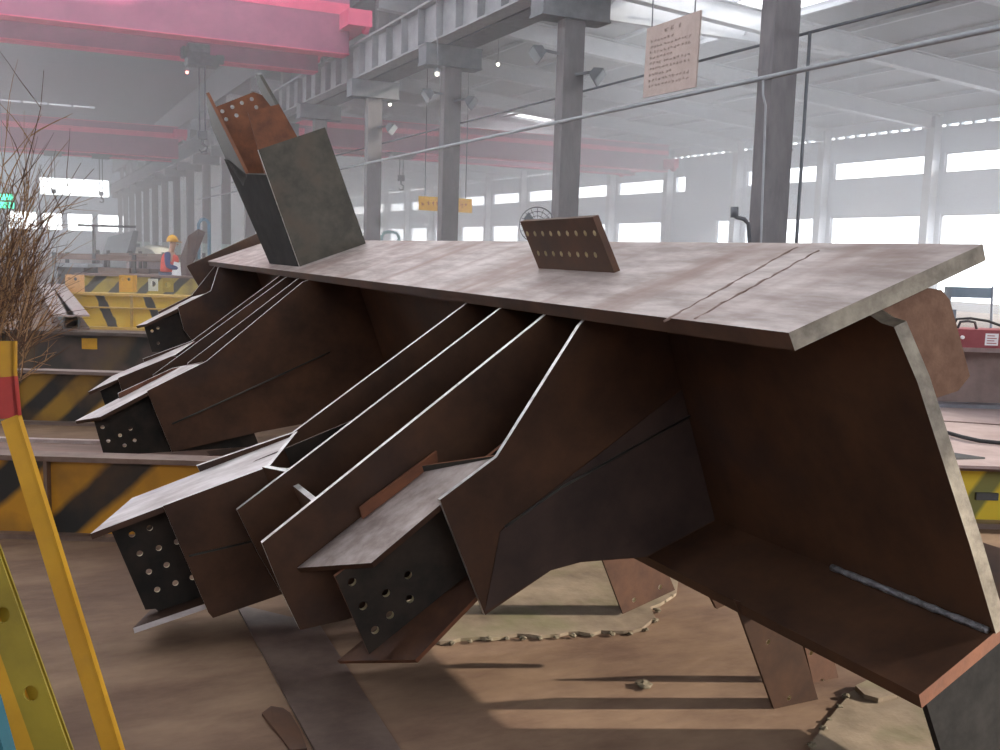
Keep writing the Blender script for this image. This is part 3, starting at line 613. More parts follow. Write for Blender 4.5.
for (x, yt, d, w_, m, lab) in ((204, 219, 44, .45, BLUEP, 'blue bent pipe arch between the far columns'), (390, 232, 44, .75, mat('turquoise_pipe', (.25, .5, .5), (.32, .58, .58), 4, .5), 'pale turquoise pipe arch behind the flange, left of the yellow signs')):
    p = at_dist(x, 250, d); top = at_dist(x, yt, d).z - GZ; p.z = GZ; r = frame(p, 'pipe_arch', lab, 'pipe')
    mb = MB(); mb.tube([(-w_/2, 0, 0), (-w_/2, 0, top-.2), (-w_/2+.1, 0, top-.05), (-w_/2+.25, 0, top), (w_/2-.25, 0, top), (w_/2-.1, 0, top-.05), (w_/2, 0, top-.2), (w_/2, 0, 0)], .07, 8); mb.build('arch_pipe', m, r, True)
    MB().box(-w_/2-.12, w_/2+.12, -.12, .12, 0, .05).build('foot_plate', GREYM, r)

# the worker
def skin_body(name, verts, edges, radii, m, parent=None, sub=1, root=0):
    me = bpy.data.meshes.new(name); me.from_pydata(verts, edges, []); o = bpy.data.objects.new(name, me); COL.objects.link(o)
    md = o.modifiers.new('skin', 'SKIN'); md.use_smooth_shade = True
    for i, rd in enumerate(radii):
        sv = me.skin_vertices[0].data[i]; sv.radius = rd if isinstance(rd, tuple) else (rd, rd); sv.use_root = (i == root)
    if sub: sm = o.modifiers.new('sub', 'SUBSURF'); sm.levels = sub; sm.render_levels = sub
    dg = bpy.context.evaluated_depsgraph_get(); dg.update()
    me2 = bpy.data.meshes.new_from_object(o.evaluated_get(dg)); bpy.data.objects.remove(o)
    me2.materials.clear(); o = link(name, me2, m, parent)
    for f in me2.polygons: f.use_smooth = True
    return o
SKIN = mat('skin', (.42, .25, .18), (.48, .30, .22), 5, .5, 0, 0)
NAVY = mat('navy_workwear', (.035, .045, .13), (.055, .065, .18), 6, .8)
VEST = mat('red_vest', (.55, .07, .05), (.66, .10, .08), 6, .8)
TROU = mat('blue_grey_trousers', (.08, .09, .16), (.12, .13, .21), 6, .8)
WHITE = mat('white_paper', (.75, .75, .78), (.85, .85, .87), 3, .8, 0, 0)
pw = at_dist(168, 250, 23.2); pw.z = GZ
person = thing('person', 'worker in yellow helmet, red vest and blue sleeves holding a white sheet', 'person', None, pw)
person.scale = (1.06, 1.06, 1.06); person.rotation_euler = (0, 0, -yaw)      # local x = picture right (the way the worker faces)
v = [(0, 0, .92), (.02, 0, 1.12), (.05, 0, 1.34), (.07, 0, 1.45), (.09, 0, 1.53), (.115, 0, 1.63), (.11, 0, 1.70),
     (.05, -.18, 1.40), (.06, -.22, 1.14), (.30, -.12, 1.10), (.37, -.10, 1.10),
     (.05, .18, 1.40), (.08, .22, 1.15), (.30, .14, 1.12), (.37, .12, 1.12),
     (0, -.10, .88), (.03, -.11, .48), (-.02, -.11, .08), (.12, -.12, .04),
     (0, .10, .88), (-.01, .11, .48), (-.08, .11, .08), (.06, .12, .04)]
e = [(0, 1), (1, 2), (2, 3), (3, 4), (4, 5), (5, 6), (2, 7), (7, 8), (8, 9), (9, 10), (2, 11), (11, 12), (12, 13), (13, 14), (0, 15), (15, 16), (16, 17), (17, 18), (0, 19), (19, 20), (20, 21), (21, 22)]
rd = [(.12, .15), (.11, .14), (.12, .16), .07, .06, (.10, .085), (.085, .075), .06, .048, .036, .04, .06, .048, .036, .04, .09, .06, .042, .045, .09, .06, .042, .045]
for hand, base, sy in ((10, (.37, -.10, 1.10), -1), (14, (.37, .12, 1.12), 1)):      # five fingers each
    for k, (dx, dy, dz) in enumerate(((.085, -.03, .0), (.095, -.01, .004), (.09, .012, 0), (.075, .032, -.006))):
        n0 = len(v); v.append((base[0]+dx*.55, base[1]+dy, base[2]+dz)); v.append((base[0]+dx, base[1]+dy, base[2]+dz-.03)); e += [(hand, n0), (n0, n0+1)]; rd += [.010, .008]
    n0 = len(v); v.append((base[0]+.03, base[1]-.03*sy, base[2]+.045)); v.append((base[0]+.065, base[1]-.035*sy, base[2]+.05)); e += [(hand, n0), (n0, n0+1)]; rd += [.011, .009]
skin_body('body', v, e, rd, SKIN, person, 1)
mb = MB(); mb.lathe((.215, 0, 1.615), (1, 0, 0), [(-.02, .022), (.0, .016), (.018, .008)], 8); mb.build('nose', SKIN, person, True)
for sy in (-1, 1): MB().lathe((.195, sy*.035, 1.65), (1, 0, 0), [(0, .012), (.006, .008)], 8).build('eye', DARK, person)
for sy in (-1, 1): MB().lathe((.10, sy*.082, 1.63), (0, sy, 0), [(0, .03), (.012, .022)], 8).build('ear', SKIN, person, True)
MB().box(.195, .205, -.025, .025, 1.570, 1.578).build('mouth', REDP, person)
skin_body('vest', [(0, 0, .86), (.02, 0, 1.12), (.05, 0, 1.35), (.06, 0, 1.42)], [(0, 1), (1, 2), (2, 3)], [(.19, .215), (.18, .21), (.17, .215), (.10, .15)], VEST, person, 1)
skin_body('sleeve', [(.04, -.14, 1.41), (.05, -.19, 1.40), (.06, -.22, 1.14), (.30, -.125, 1.10)], [(0, 1), (1, 2), (2, 3)], [.075, .075, .065, .05], NAVY, person, 1)
skin_body('sleeve', [(.04, .14, 1.41), (.05, .19, 1.40), (.08, .22, 1.15), (.30, .14, 1.12)], [(0, 1), (1, 2), (2, 3)], [.075, .075, .065, .05], NAVY, person, 1)
skin_body('trousers', v[:1]+[v[15], v[16], (-.02, -.11, .12), v[19], v[20], (-.08, .11, .12)], [(0, 1), (1, 2), (2, 3), (0, 4), (4, 5), (5, 6)], [(.145, .175), .11, .085, .07, .11, .085, .07], TROU, person, 1)
mb = MB(); mb.lathe((.10, 0, 1.67), (0, 0, 1), [(0, .125), (.02, .125), (.07, .118), (.12, .085), (.15, .03)], 18); mb.hexa([(.10, -.11, 1.675), (.29, -.07, 1.66), (.29, .07, 1.66), (.10, .11, 1.675)], [(.10, -.11, 1.69), (.29, -.07, 1.675), (.29, .07, 1.675), (.10, .11, 1.69)]); mb.build('helmet', YEL, person, True)
for sx, sy in ((0, -.12), (-.06, .12)): MB().hexa([(sx-.08, sy-.05, 0), (sx+.2, sy-.05, 0), (sx+.2, sy+.05, 0), (sx-.08, sy+.05, 0)], [(sx-.07, sy-.045, .10), (sx+.1, sy-.045, .09), (sx+.1, sy+.045, .09), (sx-.07, sy+.045, .10)]).build('boot', DARK, person)
c = pw + R0*.30 - FH*.20; mbp = MB(); pts = [V((-.16, 0, -.2)), V((.20, .02, -.24)), V((.12, 0, .06)), V((-.10, 0, .10))]
mbp.hexa(pts, [p+V((0, .012, 0)) for p in pts]); o = mbp.build('paper_sheet', WHITE); o.location = c + V((0, 0, 1.22)); o.rotation_euler = (0, 0, -yaw); tag(o, 'white paper sheet held at the waist by the worker', 'paper')
# leaning rusty plate beside the worker
mb = MB(); a = [P_ for P_ in (at_dist(179, 264, 23.0), at_dist(190, 267, 23.0), at_dist(205, 232, 23.2), at_dist(198, 230, 22.9), at_dist(189, 233, 22.9))]
bse = [at_dist(184, 290, 22.9), at_dist(194, 290, 22.9)]; bse[0].z = bse[1].z = GZ
a = [bse[0], bse[1]] + [at_dist(193, 262, 23.0), at_dist(205, 232, 23.2), at_dist(198, 229, 22.9), at_dist(188, 236, 22.9), at_dist(180, 258, 23.0)]
mb.hexa(a, [p+FH*.05 for p in a]); o = mb.build('rust_plate', mat('purple_brown_rust', (.075, .045, .045), (.12, .075, .07), 5, .65)); tag(o, 'purplish brown steel plate leaning upright beside the worker', 'plate')

# ---- right hand clutter beyond the web end
zd = GZ+.455
pa = at_z(985, 529)
r = frame(at_z(965, 466, zd), 'deck_plate', 'broad pinkish grey steel plate lying behind the yellow olive girder', 'plate')
MB().box(-1.1, 2.2, .02, 3.1, -.02, 0).build('plate_sheet', mat('pinkish_grey_plate', (.36, .27, .26), (.50, .40, .39), 3, .5, .15, .08), r)
for lx, ly in ((-1, .3), (1.9, .3), (-1, 2.7), (1.9, 2.7)): MB().box(lx, lx+.1, ly, ly+.1, -.455, -.02).build('trestle_leg', DARK, r)
pts = [at_z(x, y, zd+.02) for x, y in ((925, 427), (945, 432), (962, 437), (980, 441), (1010, 444), (1040, 443))]
o = MB().tube(pts, .016, 7).build('cable', BLACKR, None, True); tag(o, 'black cable snaking over the pinkish steel plate', 'cable')
pts = [at_z(x, y, zd+.006) for x, y in ((925, 420), (960, 422), (990, 424), (1030, 427))]
o = MB().tube(pts, .005, 6).build('thin_wire', BEAMST, None, True); tag(o, 'thin brown wire lying behind the black cable', 'wire')
a = [at_z(x, y, zd+.001) for x, y in ((925, 452), (946, 453), (985, 459), (940, 460))]
o = MB().hexa(a, [p+V((0, 0, .012)) for p in a]).build('flat_scrap', DARK); tag(o, 'dark wedge shaped steel scrap lying on the pinkish plate', 'scrap')
r = frame(at_z(960, 408, zd), 'large_h_beam', 'large brown H beam lying behind the web end, top flange lit pale', 'beam')
MB().box(-1.6, 2.0, 0, .34, .52, .575).build('top_flange', mat('lit_pale_flange', (.50, .44, .44), (.68, .62, .62), 4, .35, .2, .03), r); MB().box(-1.6, 2.0, 0, .34, 0, .035).build('bottom_flange', mat('blue_grey_flange', (.14, .14, .16), (.24, .24, .27), 4, .45, .3), r); MB().box(-1.6, 2.0, .155, .185, .035, .54).build('web', mat('dusty_brown_web', (.19, .13, .115), (.28, .20, .18), 3, .6), r)  # top flange whitened for the window light behind it
wz = zd+.575
r = frame(at_z(978, 349, wz), 'welding_machine', 'small dark red welding machine with white label on the large beam', 'machine')
MB().box(-.25, .42, 0, .3, .01, .17).build('machine_case', mat('dark_red_paint', (.22, .04, .05), (.29, .06, .07), 4, .5), r)
MB().box(.055, .17, -.004, .001, .035, .14).build('rating_label', WHITE, r)
mb = MB()
for k in range(4): mb.box(.07, .155-.02*(k % 2), -.0065, -.004, .05+k*.022, .058+k*.022)
mb.build('label_print', mat('label_ink', (.35, .12, .13), (.4, .15, .16), 4, .8), r)
for x in (-.20, -.15): MB().lathe((x, 0, .10), (0, -1, 0), [(0, .016), (.02, .016), (.022, .008)], 10).build('terminal', WHITE, r)
mb = MB(); mb.tube([(-.15, .1, .17), (-.13, .1, .23), (-.06, .1, .24), (.0, .1, .23), (.02, .1, .17)], .012, 7); mb.build('carry_handle', DARK, r, True)
mb = MB(); mb.tube([(-.26, .02, .10), (-.22, -.02, .26), (-.1, -.02, .27), (.06, -.02, .25), (.3, -.03, .17), (.5, -.03, .08)], .012, 7); mb.build('hose', BLACKR, r, True)
MB().box(-.26, -.21, .02, .07, .12, .34).build('valve_post', mat('steel_blue_grey', (.14, .17, .22), (.2, .23, .28), 4, .5), r)
q = at_dist(950, 292, 11.5)
r = thing('sheet_arm', 'blue grey flat arm on a slim post above the welding machine', 'stand', None, V((q.x, q.y, GZ))); r.rotation_euler = (0, 0, -yaw)
MB().box(.0, .5, 0, .06, q.z-GZ-.06, q.z-GZ+.06).build('arm', mat('slate_paint', (.20, .25, .31), (.26, .31, .37), 4, .6), r); MB().box(-.04, .02, 0, .06, 0, q.z-GZ+.06).build('post', GREYM, r); MB().box(-.25, .25, -.15, .2, 0, .03).build('foot', GREYM, r)
q = at_dist(991, 326, 9.2)
o = MB().tube([q+V((0, 0, -.25)), q, at_dist(992.5, 286, 9.2)], [.012, .012, .009], 7).build('upright_rod', mat('steel_rod', (.16, .19, .24), (.22, .25, .3), 4, .5)); tag(o, 'thin grey rod standing behind the welding machine', 'rod')

# ---- on the floor in front
zf = GZ+.003
a = [at_z(x, y, zf) for x, y in ((236, 606), (319, 626), (470, 860), (372, 860))]
o = MB().hexa(a, [p+V((0, 0, .012)) for p in a]).build('steel_strip', mat('strip_plate', (.085, .055, .045), (.15, .105, .085), 5, .45, .3, .1)); tag(o, 'long flat steel strip lying on the floor beneath the stubs', 'steel strip')
rd = random.Random(5)
out = [(262, 716), (271, 709), (283, 711), (290, 716), (300, 733), (307, 752), (290, 752), (280, 738), (272, 729)]
a = [at_z(x, y, zf) for x, y in out]; o = MB().hexa(a, [p+V((0, 0, .008+.006*rd.random())) for p in a]).build('rust_flake', RUST); tag(o, 'flat dark rust flakes heaped beside the steel strip', 'rust flake')
PADM = mat('broken_concrete', (.11, .075, .048), (.26, .195, .135), 2, .9, 0, .4, c3=(.13, .115, .055), s3=3, lo3=.5, hi3=.72)
def jag(pts, z, h, name, lab, seed):
    rd = random.Random(seed); out = []
    for i in range(len(pts)):
        a, b_ = pts[i], pts[(i+1) % len(pts)]; n = max(1, int(math.hypot(a[0]-b_[0], a[1]-b_[1])/9)) if not a[2] else 1
        for k in range(n): s = k/n; out.append((a[0]+(b_[0]-a[0])*s+(rd.uniform(-3, 3) if k else 0), a[1]+(b_[1]-a[1])*s+(rd.uniform(-1.6, 1.6) if k else 0)))
    lo = [at_z(x, y, z) for x, y in out]
    o = MB().hexa(lo, [p+V((0, 0, h)) for p in lo]).build(name, PADM); tag(o, lab, 'concrete')
jag([(395, 640, 0), (440, 645, 0), (480, 640, 0), (560, 637, 0), (610, 634, 0), (642, 631, 0), (655, 620, 0), (650, 610, 0), (676, 596, 1), (684, 540, 1), (400, 560, 1)], zf, .016, 'concrete_crust', 'broken concrete crust with crumbling edge behind the near branch stub', 2)
jag([(905, 688, 0), (868, 683, 0), (850, 694, 0), (836, 712, 0), (820, 733, 0), (806, 765, 1), (1100, 800, 1), (1100, 700, 1)], zf, .010, 'concrete_crust', 'broken concrete crust with crumbling edge at the lower right corner', 4)
ROCK = mat('concrete_rubble', (.09, .07, .04), (.19, .15, .10), 20, .9, 0, .3)
def rock(x, y, sz, lab, grp, z=GZ, flat=.6):
    rd = random.Random(int(x*7+y)); p = at_z(x, y, z+.002); bm = bmesh.new(); bmesh.ops.create_icosphere(bm, subdivisions=2, radius=sz)
    for v_ in bm.verts: v_.co *= 1+rd.uniform(-.28, .28); v_.co.z *= flat
    zm = min(v_.co.z for v_ in bm.verts)
    for v_ in bm.verts: v_.co.z -= zm
    me = bpy.data.meshes.new('concrete_chunk'); bm.to_mesh(me); bm.free(); o = link('concrete_chunk', me, ROCK); o.location = p; tag(o, lab, 'rubble', grp)
for x, y in ((452, 645), (470, 643), (489, 641), (507, 640), (523, 640), (540, 640), (556, 639), (573, 638), (592, 637), (612, 636), (630, 635), (646, 631), (655, 622), (657, 612), (664, 603), (671, 598)):
    rock(x, y, .012+.008*random.random(), 'small rubble chunk along the crumbling edge of the rear concrete crust', 'rubble along the rear crust edge')
for x, y in ((862, 690), (846, 699), (839, 709), (829, 722), (823, 731), (816, 741), (812, 748)):
    rock(x, y, .010+.008*random.random(), 'small rubble chunk along the crack at the lower right', 'rubble along the right crack')
rock(644, 687, .035, 'low grey concrete lump alone on the sunlit floor', None, flat=.3)
a = [at_z(x, y, GZ+.015) for x, y in ((855, 690), (868, 684), (890, 687), (898, 698), (878, 703), (864, 699))]
o = MB().hexa(a, [p+V((0, 0, .02)) for p in a]).build('concrete_slab_piece', PADM); tag(o, 'flat loose piece of concrete near the right end of the node', 'concrete')

# ---- yellow barrier frame and twig broom at the left edge
def flat_bar(pts, w_, t_, name, m, parent):
    mb = MB()
    for a, b_ in zip(pts[:-1], pts[1:]): mb.bar(a, b_, w_, t_, FH*-1)
    return mb.build(name, m, parent)
r = thing('yellow_barrier_post', 'yellow bent steel post with a red band, leaning at the left edge', 'post', None, V((0, 0, 0)))
D1 = 2.0
def foot(p, q):      # extend p->q to the floor
    s = (GZ-p.z)/(q.z-p.z); return p+(q-p)*s
a0, a1, a2, a3 = at_depth(5, 341, D1), at_depth(5, 377, D1), at_depth(9, 418, D1), at_depth(111, 750, D1-.1)
k1, k2 = at_depth(4, 384, D1), a2
def lbar(a, b_, name, m, w_=.046):
    mb = MB(); d = (b_-a).normalized(); sd = d.cross(-FH).normalized()
    if sd.dot(R0) < 0: sd = -sd
    n = sd.cross(d).normalized()
    if n.dot(FH) < 0: n = -n
    mb.obox((a+b_)/2+n*.003, d*(b_-a).length/2, sd*w_/2, n*.003); mb.obox((a+b_)/2+n*.008+sd*(w_/2-.003), d*(b_-a).length/2, sd*.003, n*.008)
    return mb.build(name, m, r)
lbar(a0, a1, 'upper_post', YEL, .034); lbar(a1, a2, 'red_band', REDP, .036); lbar(a2, foot(a2, a3), 'lower_post', YEL, .036)
q0, q1 = at_depth(-40, 520, 1.63), at_depth(42, 750, 1.6)
S = thing('yellow_channel_post', 'yellow channel steel post with dark holes in the lower left corner', 'post')
d = (q1-q0).normalized(); sd = d.cross(-FH).normalized(); sd = sd if sd.dot(R0) > 0 else -sd; n = sd.cross(d).normalized(); n = n if n.dot(FH) > 0 else -n
e1 = foot(q0, q1); Lc = (e1-q0).length
hs = []
for hx, hy in ((11, 612), (37, 690)):
    h = at_depth(hx, hy, 1.63); hs.append(((h-q0).dot(d), .014, .0125))
hs += [(.75, .014, .0125), (.95, .014, .0125)]
plate_mesh([(-.1, -.012), (Lc, -.012), (Lc, .042), (-.1, .042)], hs, q0, d, sd, n, .004).build('channel_web', [YELD, YELD, YELD], S)
plate_mesh([(-.1, 0), (Lc, 0), (Lc, .035), (-.1, .035)], [], q0+sd*-.012, d, n, -sd, .004).build('channel_flange', YEL, S)
plate_mesh([(-.1, -.010), (Lc, -.010), (Lc, .030), (-.1, .030)], [], q0+n*.03, d, sd, n, .004).build('hole_backing', YELD, S)  # plate added behind the web so its holes look dark
plate_mesh([(-.1, 0), (Lc, 0), (Lc, .05), (-.1, .05)], [], q0+sd*-.016, d, -sd, n, .006).build('front_leaf', YEL, S)
a = at_depth(-14, 700, 1.5); b_ = at_depth(2, 758, 1.5); o = MB().bar(a, foot(a, b_), .03, .03, FH).build('teal_bar', TEAL); tag(o, 'teal painted bar just showing in the lower left corner', 'bar')

rd = random.Random(11)
BR = [mat('dry_twig_%s' % k, c1, c2, 30, .8, 0, 0) for k, c1, c2 in (('dark', (.07, .035, .02), (.13, .065, .035)), ('tan', (.26, .14, .06), (.40, .23, .11)))]
broom = thing('twig_broom', 'upright broom of dry brown twigs fanning out at the left edge', 'broom')
DB = 2.5; base = at_depth(-34, 430, DB)
mbs = [MB(), MB()]
def sp(a, ang, l): return (a[0]+math.sin(ang)*l, a[1]-math.cos(ang)*l)
def twig(a, ang, l, dep, r0, lvl):
    pts = [a]; curl = rd.uniform(-.35, .35)
    n = 4
    for k in range(n): ang += curl/n + rd.uniform(-.10, .10); pts.append(sp(pts[-1], ang, l/n))
    dd = dep+rd.uniform(-.08, .08)
    P_ = [at_depth(p[0], p[1], DB+dep+(dd-dep)*k/n) for k, p in enumerate(pts)]
    mbs[rd.random() < .5].tube(P_, [r0*(1-.17*k) for k in range(n+1)], 4, 0, caps=False)
    if lvl:
        for q in range(rd.choice((2, 3, 3, 4))):
            k = rd.choice((1, 2, 3)); twig(pts[k], ang+rd.choice((-1, 1))*rd.uniform(.25, .65), l*rd.uniform(.35, .6), dep, r0*.62, lvl-1)
for i in range(150):
    a = (rd.uniform(-50, 30), rd.uniform(255, 360)); twig(a, rd.triangular(-.6, 1.25, .35), rd.uniform(25, 75), rd.uniform(-.2, .2), rd.uniform(.0011, .002), 1)
for i in range(105):
    a = (rd.uniform(-55, 22), rd.uniform(300, 385)); ang = rd.triangular(-.35, .85, .22)
    l = rd.uniform(70, 190) * (1.0 if ang < .45 else .62)
    twig(a, ang, l, rd.uniform(-.18, .2), rd.uniform(.0014, .0026), 1 if i % 3 else 2)
for a, ang, l in (((8, 215), .42, 150), ((0, 200), .35, 95), ((20, 250), .62, 110), ((15, 300), .7, 130), ((30, 260), .45, 110), ((-5, 230), .2, 130), ((18, 380), .95, 45), ((10, 385), 1.1, 55), ((25, 352), .9, 40), ((0, 372), 1.25, 60)):
    twig(a, ang, l, rd.uniform(-.1, .1), .0024, 1)
for k in (0, 1): o = mbs[k].build('twig_bundle', BR[k], broom); 
MB().tube([base+V((-.05, 0, -.05)), base+V((-.01, 0, .12))], .05, 10).build('binding', BLACKR, broom)
hb = base+V((-.12, -.05, -.5)); MB().tube([base, hb, V((hb.x-.16, hb.y-.08, GZ))], .016, 8).build('handle', BR[1], broom)

# ================================================================== FITTINGS OF THE HALL
# notice board in the plane of the columns
XB = 9.3
def board(corners, X, t_): a = [at_x(x, y, X) for x, y in corners]; return a
a = board([(642.7, 98), (695, 87), (700.7, 10), (647, 28.5)], XB, 0)
r = thing('notice_board', 'large beige notice board with rows of faded lettering hanging among the columns', 'sign')
BOARD = mat('beige_board', (.36, .28, .25), (.42, .33, .30), 5, .7, 0, 0)
MB().hexa(a, [p+V((.03, 0, 0)) for p in a]).build('board_panel', BOARD, r)
ex = (a[1]-a[0]); ey = (a[3]-a[0]); mb = MB(); rdn = random.Random(4)
def glyph(mb, o, ex_, ey_, nrm, rdn):     # small strokes of unreadable characters
    for k in range(4):
        u0 = rdn.random()*.5; v0 = rdn.random()*.8
        if k % 2: p, q = (u0, v0), (min(1, u0+.5), v0)
        else: p, q = (v0, u0), (v0, min(1, u0+.5))
        A = o+ex_*p[0]+ey_*p[1]; B = o+ex_*q[0]+ey_*q[1]; mb.obox((A+B)/2+nrm*.004, (B-A)/2, (ex_ if k % 2 == 0 else ey_)*.09, nrm*.003)
INK = mat('faded_ink', (.28, .21, .19), (.33, .25, .23), 4, .8, 0, 0)
for k in range(3): glyph(mb, a[0]+ex*(.36+k*.12)+ey*.87, ex*.075, ey*.07, V((-1, 0, 0)), rdn)
for row in range(9):
    n = 12 if row % 3 else 7
    for k in range(n): glyph(mb, a[0]+ex*(.10+k*.066)+ey*(.77-row*.08), ex*.045, ey*.042, V((-1, 0, 0)), rdn)
mb.build('faded_lettering', INK, r)
mb = MB()
for s in (.1, .9): p = a[3].lerp(a[2], s); mb.tube([p, V((p.x, p.y, 6.56))], .012, 6)
mb.build('hanger_rod', CAPM, r)
# yellow sign behind the third column
q = [at_dist(x, y, 33) for x, y in ((418.5, 210), (472, 213), (472, 199), (418.5, 196))]
r = thing('yellow_sign', 'long amber sign with red lettering hung behind the third column', 'sign')
MB().hexa(q, [p+FH*.04 for p in q]).build('sign_panel', mat('amber_sign', (.78, .42, .03), (.85, .48, .05), 3, .6, 0, 0), r)
mb = MB(); ex, ey = q[1]-q[0], q[3]-q[0]
for k in range(10): glyph(mb, q[0]+ex*(.06+k*.09)+ey*.33, ex*.06, ey*.36, -FH, rdn)
mb.build('red_lettering', REDP, r)
mb = MB()
for s in (.12, .88): p = q[3].lerp(q[2], s)+FH*.02; mb.tube([p, p+V((0, 0, 4.8))], .015, 6)
mb.build('hanger_rod', CAPM, r)
# floodlights
def flood(x, y, col, side, lab, sz=.36):
    Y = COLY[col]; p = at_y(x, y, Y-.3) if False else at_dist(x, y, (V((XC, Y-.2, 0))-V((0, 0, 0))).dot(FH))
    r = thing('floodlight', lab, 'floodlight', 'floodlights on the columns', p)
    r.rotation_euler = (0, 0, -yaw)
    ax = V((.75*side, -.3, -.55)).normalized() ; up_ = V((0, 1, 0)).cross(ax).normalized()
    u = ax.cross(V((0, 1, 0))).normalized(); w_ = V((0, 1, 0)) - ax*ax.y; w_.normalize(); u = ax.cross(w_)
    c0_ = V((0, 0, 0)); b0 = [c0_ + w_*sx*sz*.25+u*sy*sz*.2 for sx, sy in ((-1, -1), (1, -1), (1, 1), (-1, 1))]; b1 = [ax*.2+w_*sx*sz*.5+u*sy*sz*.42 for sx, sy in ((-1, -1), (1, -1), (1, 1), (-1, 1))]
    MB().hexa(b0, b1).build('lamp_housing', CAPM, r)
    b2 = [ax*.201+w_*sx*sz*.44+u*sy*sz*.36 for sx, sy in ((-1, -1), (1, -1), (1, 1), (-1, 1))]
    MB().hexa(b2, [k+ax*.012 for k in b2]).build('lamp_glass', GREYM, r)
    MB().bar((0, 0, 0), (-side*.32, .05, -.05), .05, .05).build('bracket_arm', CAPM, r)
flood(543, 50, 1, -1, 'dark floodlight on the left of the column beside the notice board'); flood(592, 72, 1, 1, 'dark floodlight on the right of the column beside the notice board')
flood(432, 92, 2, -1, 'floodlight on the left of the column by the yellow sign'); flood(467, 99, 2, 1, 'floodlight on the right of the column by the yellow sign')
flood(388, 126, 3, 1, 'floodlight on the right of the column beside the column stub')
LAMP = emis('lamp_glow', (1, .93, .8), 6)
for x, y, d, lab in ((498, 66, 30, 'small glowing lamp under the roof right of the girder'), (390, 106, 34, 'small glowing lamp beside the fourth column cap'), (437, 76, 24, 'small warm lamp under the cap of the third column'), (187, 74, 31, 'tiny red glowing lamp under the hoist trolley')):
    p = at_dist(x, y, d); r = thing('hanging_lamp', lab, 'lamp', 'small lamps under the roof', p)
    MB().lathe((0, 0, 0), (0, 0, 1), [(0, .02), (.02, .045), (.07, .045), (.1, .03)], 10).build('lamp_bulb', LAMP if x != 187 else emis('red_lamp_glow', (1, .35, .3), 4), r, True)
    MB().lathe((0, 0, .08), (0, 0, 1), [(0, .10), (.08, .05), (.1, .02)], 12).tube([(0, 0, .17), (0, 0, .9)], .012, 6).build('lamp_cap', CAPM, r)
# service pipe, cable and dropper along the column line
cz = at_x(752, 80.6, 9.35)
o = MB().tube([(9.35, 3, cz.z), (9.35, 60, cz.z)], .035, 8).build('service_pipe', RAFT, None, True); tag(o, 'pale service pipe running along the row of columns', 'pipe')
c2 = at_x(800, 35, 9.98)
o = MB().tube([(9.98, 3, c2.z), (9.98, 60, c2.z)], .022, 7).build('power_cable', CAPM, None, True); tag(o, 'dark power cable running above the service pipe along the columns', 'cable')
p = at_x(810, 33, 9.98); b_ = at_dist(797, 243, V(p).dot(FH))
o = MB().tube([p, (p.x, p.y, GZ)], .025, 7).box(p.x-.08, p.x+.08, p.y-.08, p.y+.08, GZ, GZ+.03).build('drop_rod', BLUEP if False else CAPM, None, True); tag(o, 'dark vertical drop pipe right of the thick column', 'pipe')
yc = COLY[0]-.18
pts = [at_y(x, y, yc) for x, y in ((763, 80), (763, 95), (765.5, 105), (765, 125), (761, 240))]; pts.append(V((pts[-1].x, yc, GZ+.2)))
o = MB().tube(pts, .016, 7).build('conduit', RAFT, None, True); tag(o, 'thin pale conduit running down the thick column', 'conduit')
pts = [at_y(x, y, COLY[0]) for x, y in ((734.5, 209), (734.5, 216), (737, 217.5), (744, 219), (748.5, 224), (749.5, 243))]; pts.append(V((pts[-1].x+.1, pts[-1].y, 1.2)))
r = thing('hose_hook', 'bent dark pipe hook on the left side of the thick column', 'hook')
MB().tube(pts, .03, 8).build('hook_pipe', CAPM, r, True); MB().tube([pts[0]+V((0, 0, .03)), pts[1]-V((0, 0, .02))], .055, 10).build('hook_cap', CAPM, r, True)
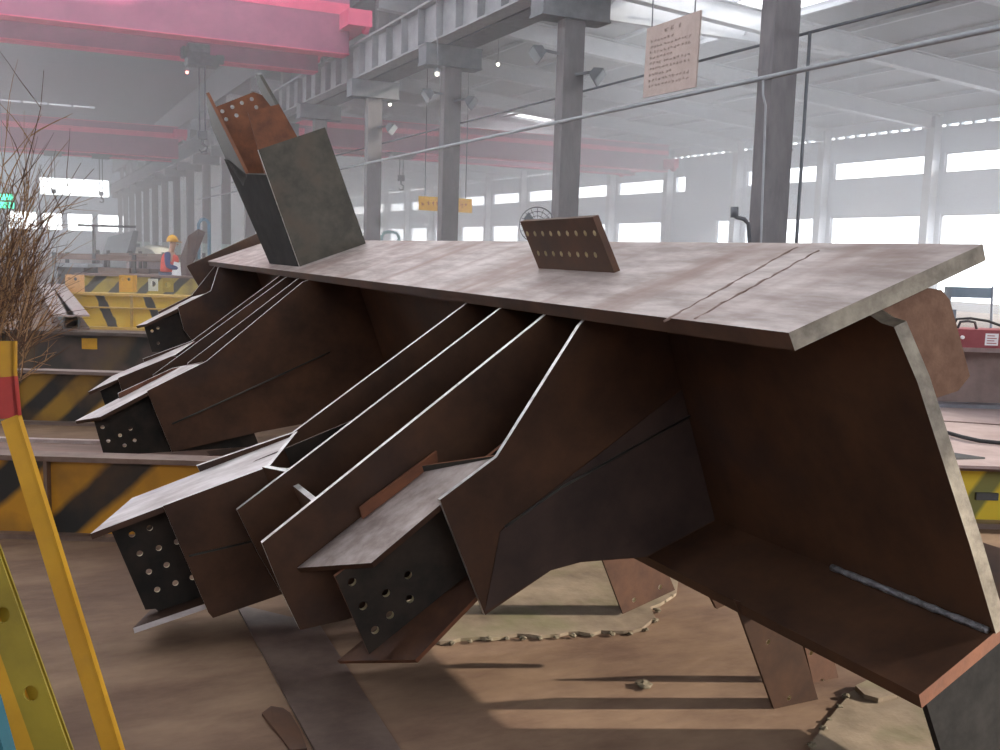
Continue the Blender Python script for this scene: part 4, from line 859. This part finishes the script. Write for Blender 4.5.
# fan on the second column
c = at_dist(537, 225, 18.9)
r = thing('caged_fan', 'round caged fan behind the drilled splice plate, on the second column', 'fan', None, c); r.rotation_euler = (0, 0, -yaw)
mb = MB(); R_ = .33
for rr in (R_, R_*.75, R_*.5):
    for dy in (-.1, .08):
        if dy > 0 and rr < R_: continue
        mb.tube([(rr*math.cos(2*math.pi*k/28), dy, rr*math.sin(2*math.pi*k/28)) for k in range(29)], .006, 5, caps=False)
for k in range(16): a = 2*math.pi*k/16; mb.tube([(.05*math.cos(a), -.13, .05*math.sin(a)), (R_*.7*math.cos(a), -.11, R_*.7*math.sin(a)), (R_*math.cos(a), -.0, R_*math.sin(a)), (R_*.7*math.cos(a), .1, R_*.7*math.sin(a))], .004, 4)
mb.build('cage', CAPM, r)
for k in range(3):
    a = 2*math.pi*k/3+.4; ca, sa = math.cos(a), math.sin(a); t1 = V((-sa, 0, ca)); rv = V((ca, 0, sa)); y_ = V((0, 1, 0))
    q = [rv*.05-t1*.03-y_*.02, rv*.27-t1*.09-y_*.03, rv*.27+t1*.07+y_*.03, rv*.05+t1*.03+y_*.02]; MB().hexa(q, [v_+y_*.006 for v_ in q]).build('fan_blade', GREYM, r)
mb = MB(); mb.lathe((0, -.05, 0), (0, 1, 0), [(0, .05), (.1, .07), (.25, .06)], 12); mb.build('fan_motor', CAPM, r, True)
MB().bar((0, .15, 0), (.45, .3, 0), .04, .04).build('wall_arm', CAPM, r)
# green lit sign at the far left
q = at_dist(3, 201, 50)
r = thing('green_lit_sign', 'glowing green sign far down the hall behind the twigs', 'sign', None, q); r.rotation_euler = (0, 0, -yaw)
MB().box(-.6, .6, 0, .1, -.4, .4).build('sign_case', DARK, r); MB().box(-.55, .55, -.01, 0, -.35, -.05).box(-.55, .5, -.01, 0, .05, .35).build('lit_panel', emis('green_glow', (.05, .8, .45), 3), r); MB().tube([(0, .05, .4), (0, .05, 8)], .02, 6).build('hanger', CAPM, r)
# far roller door housings glimpsed through the columns stay with wall_right
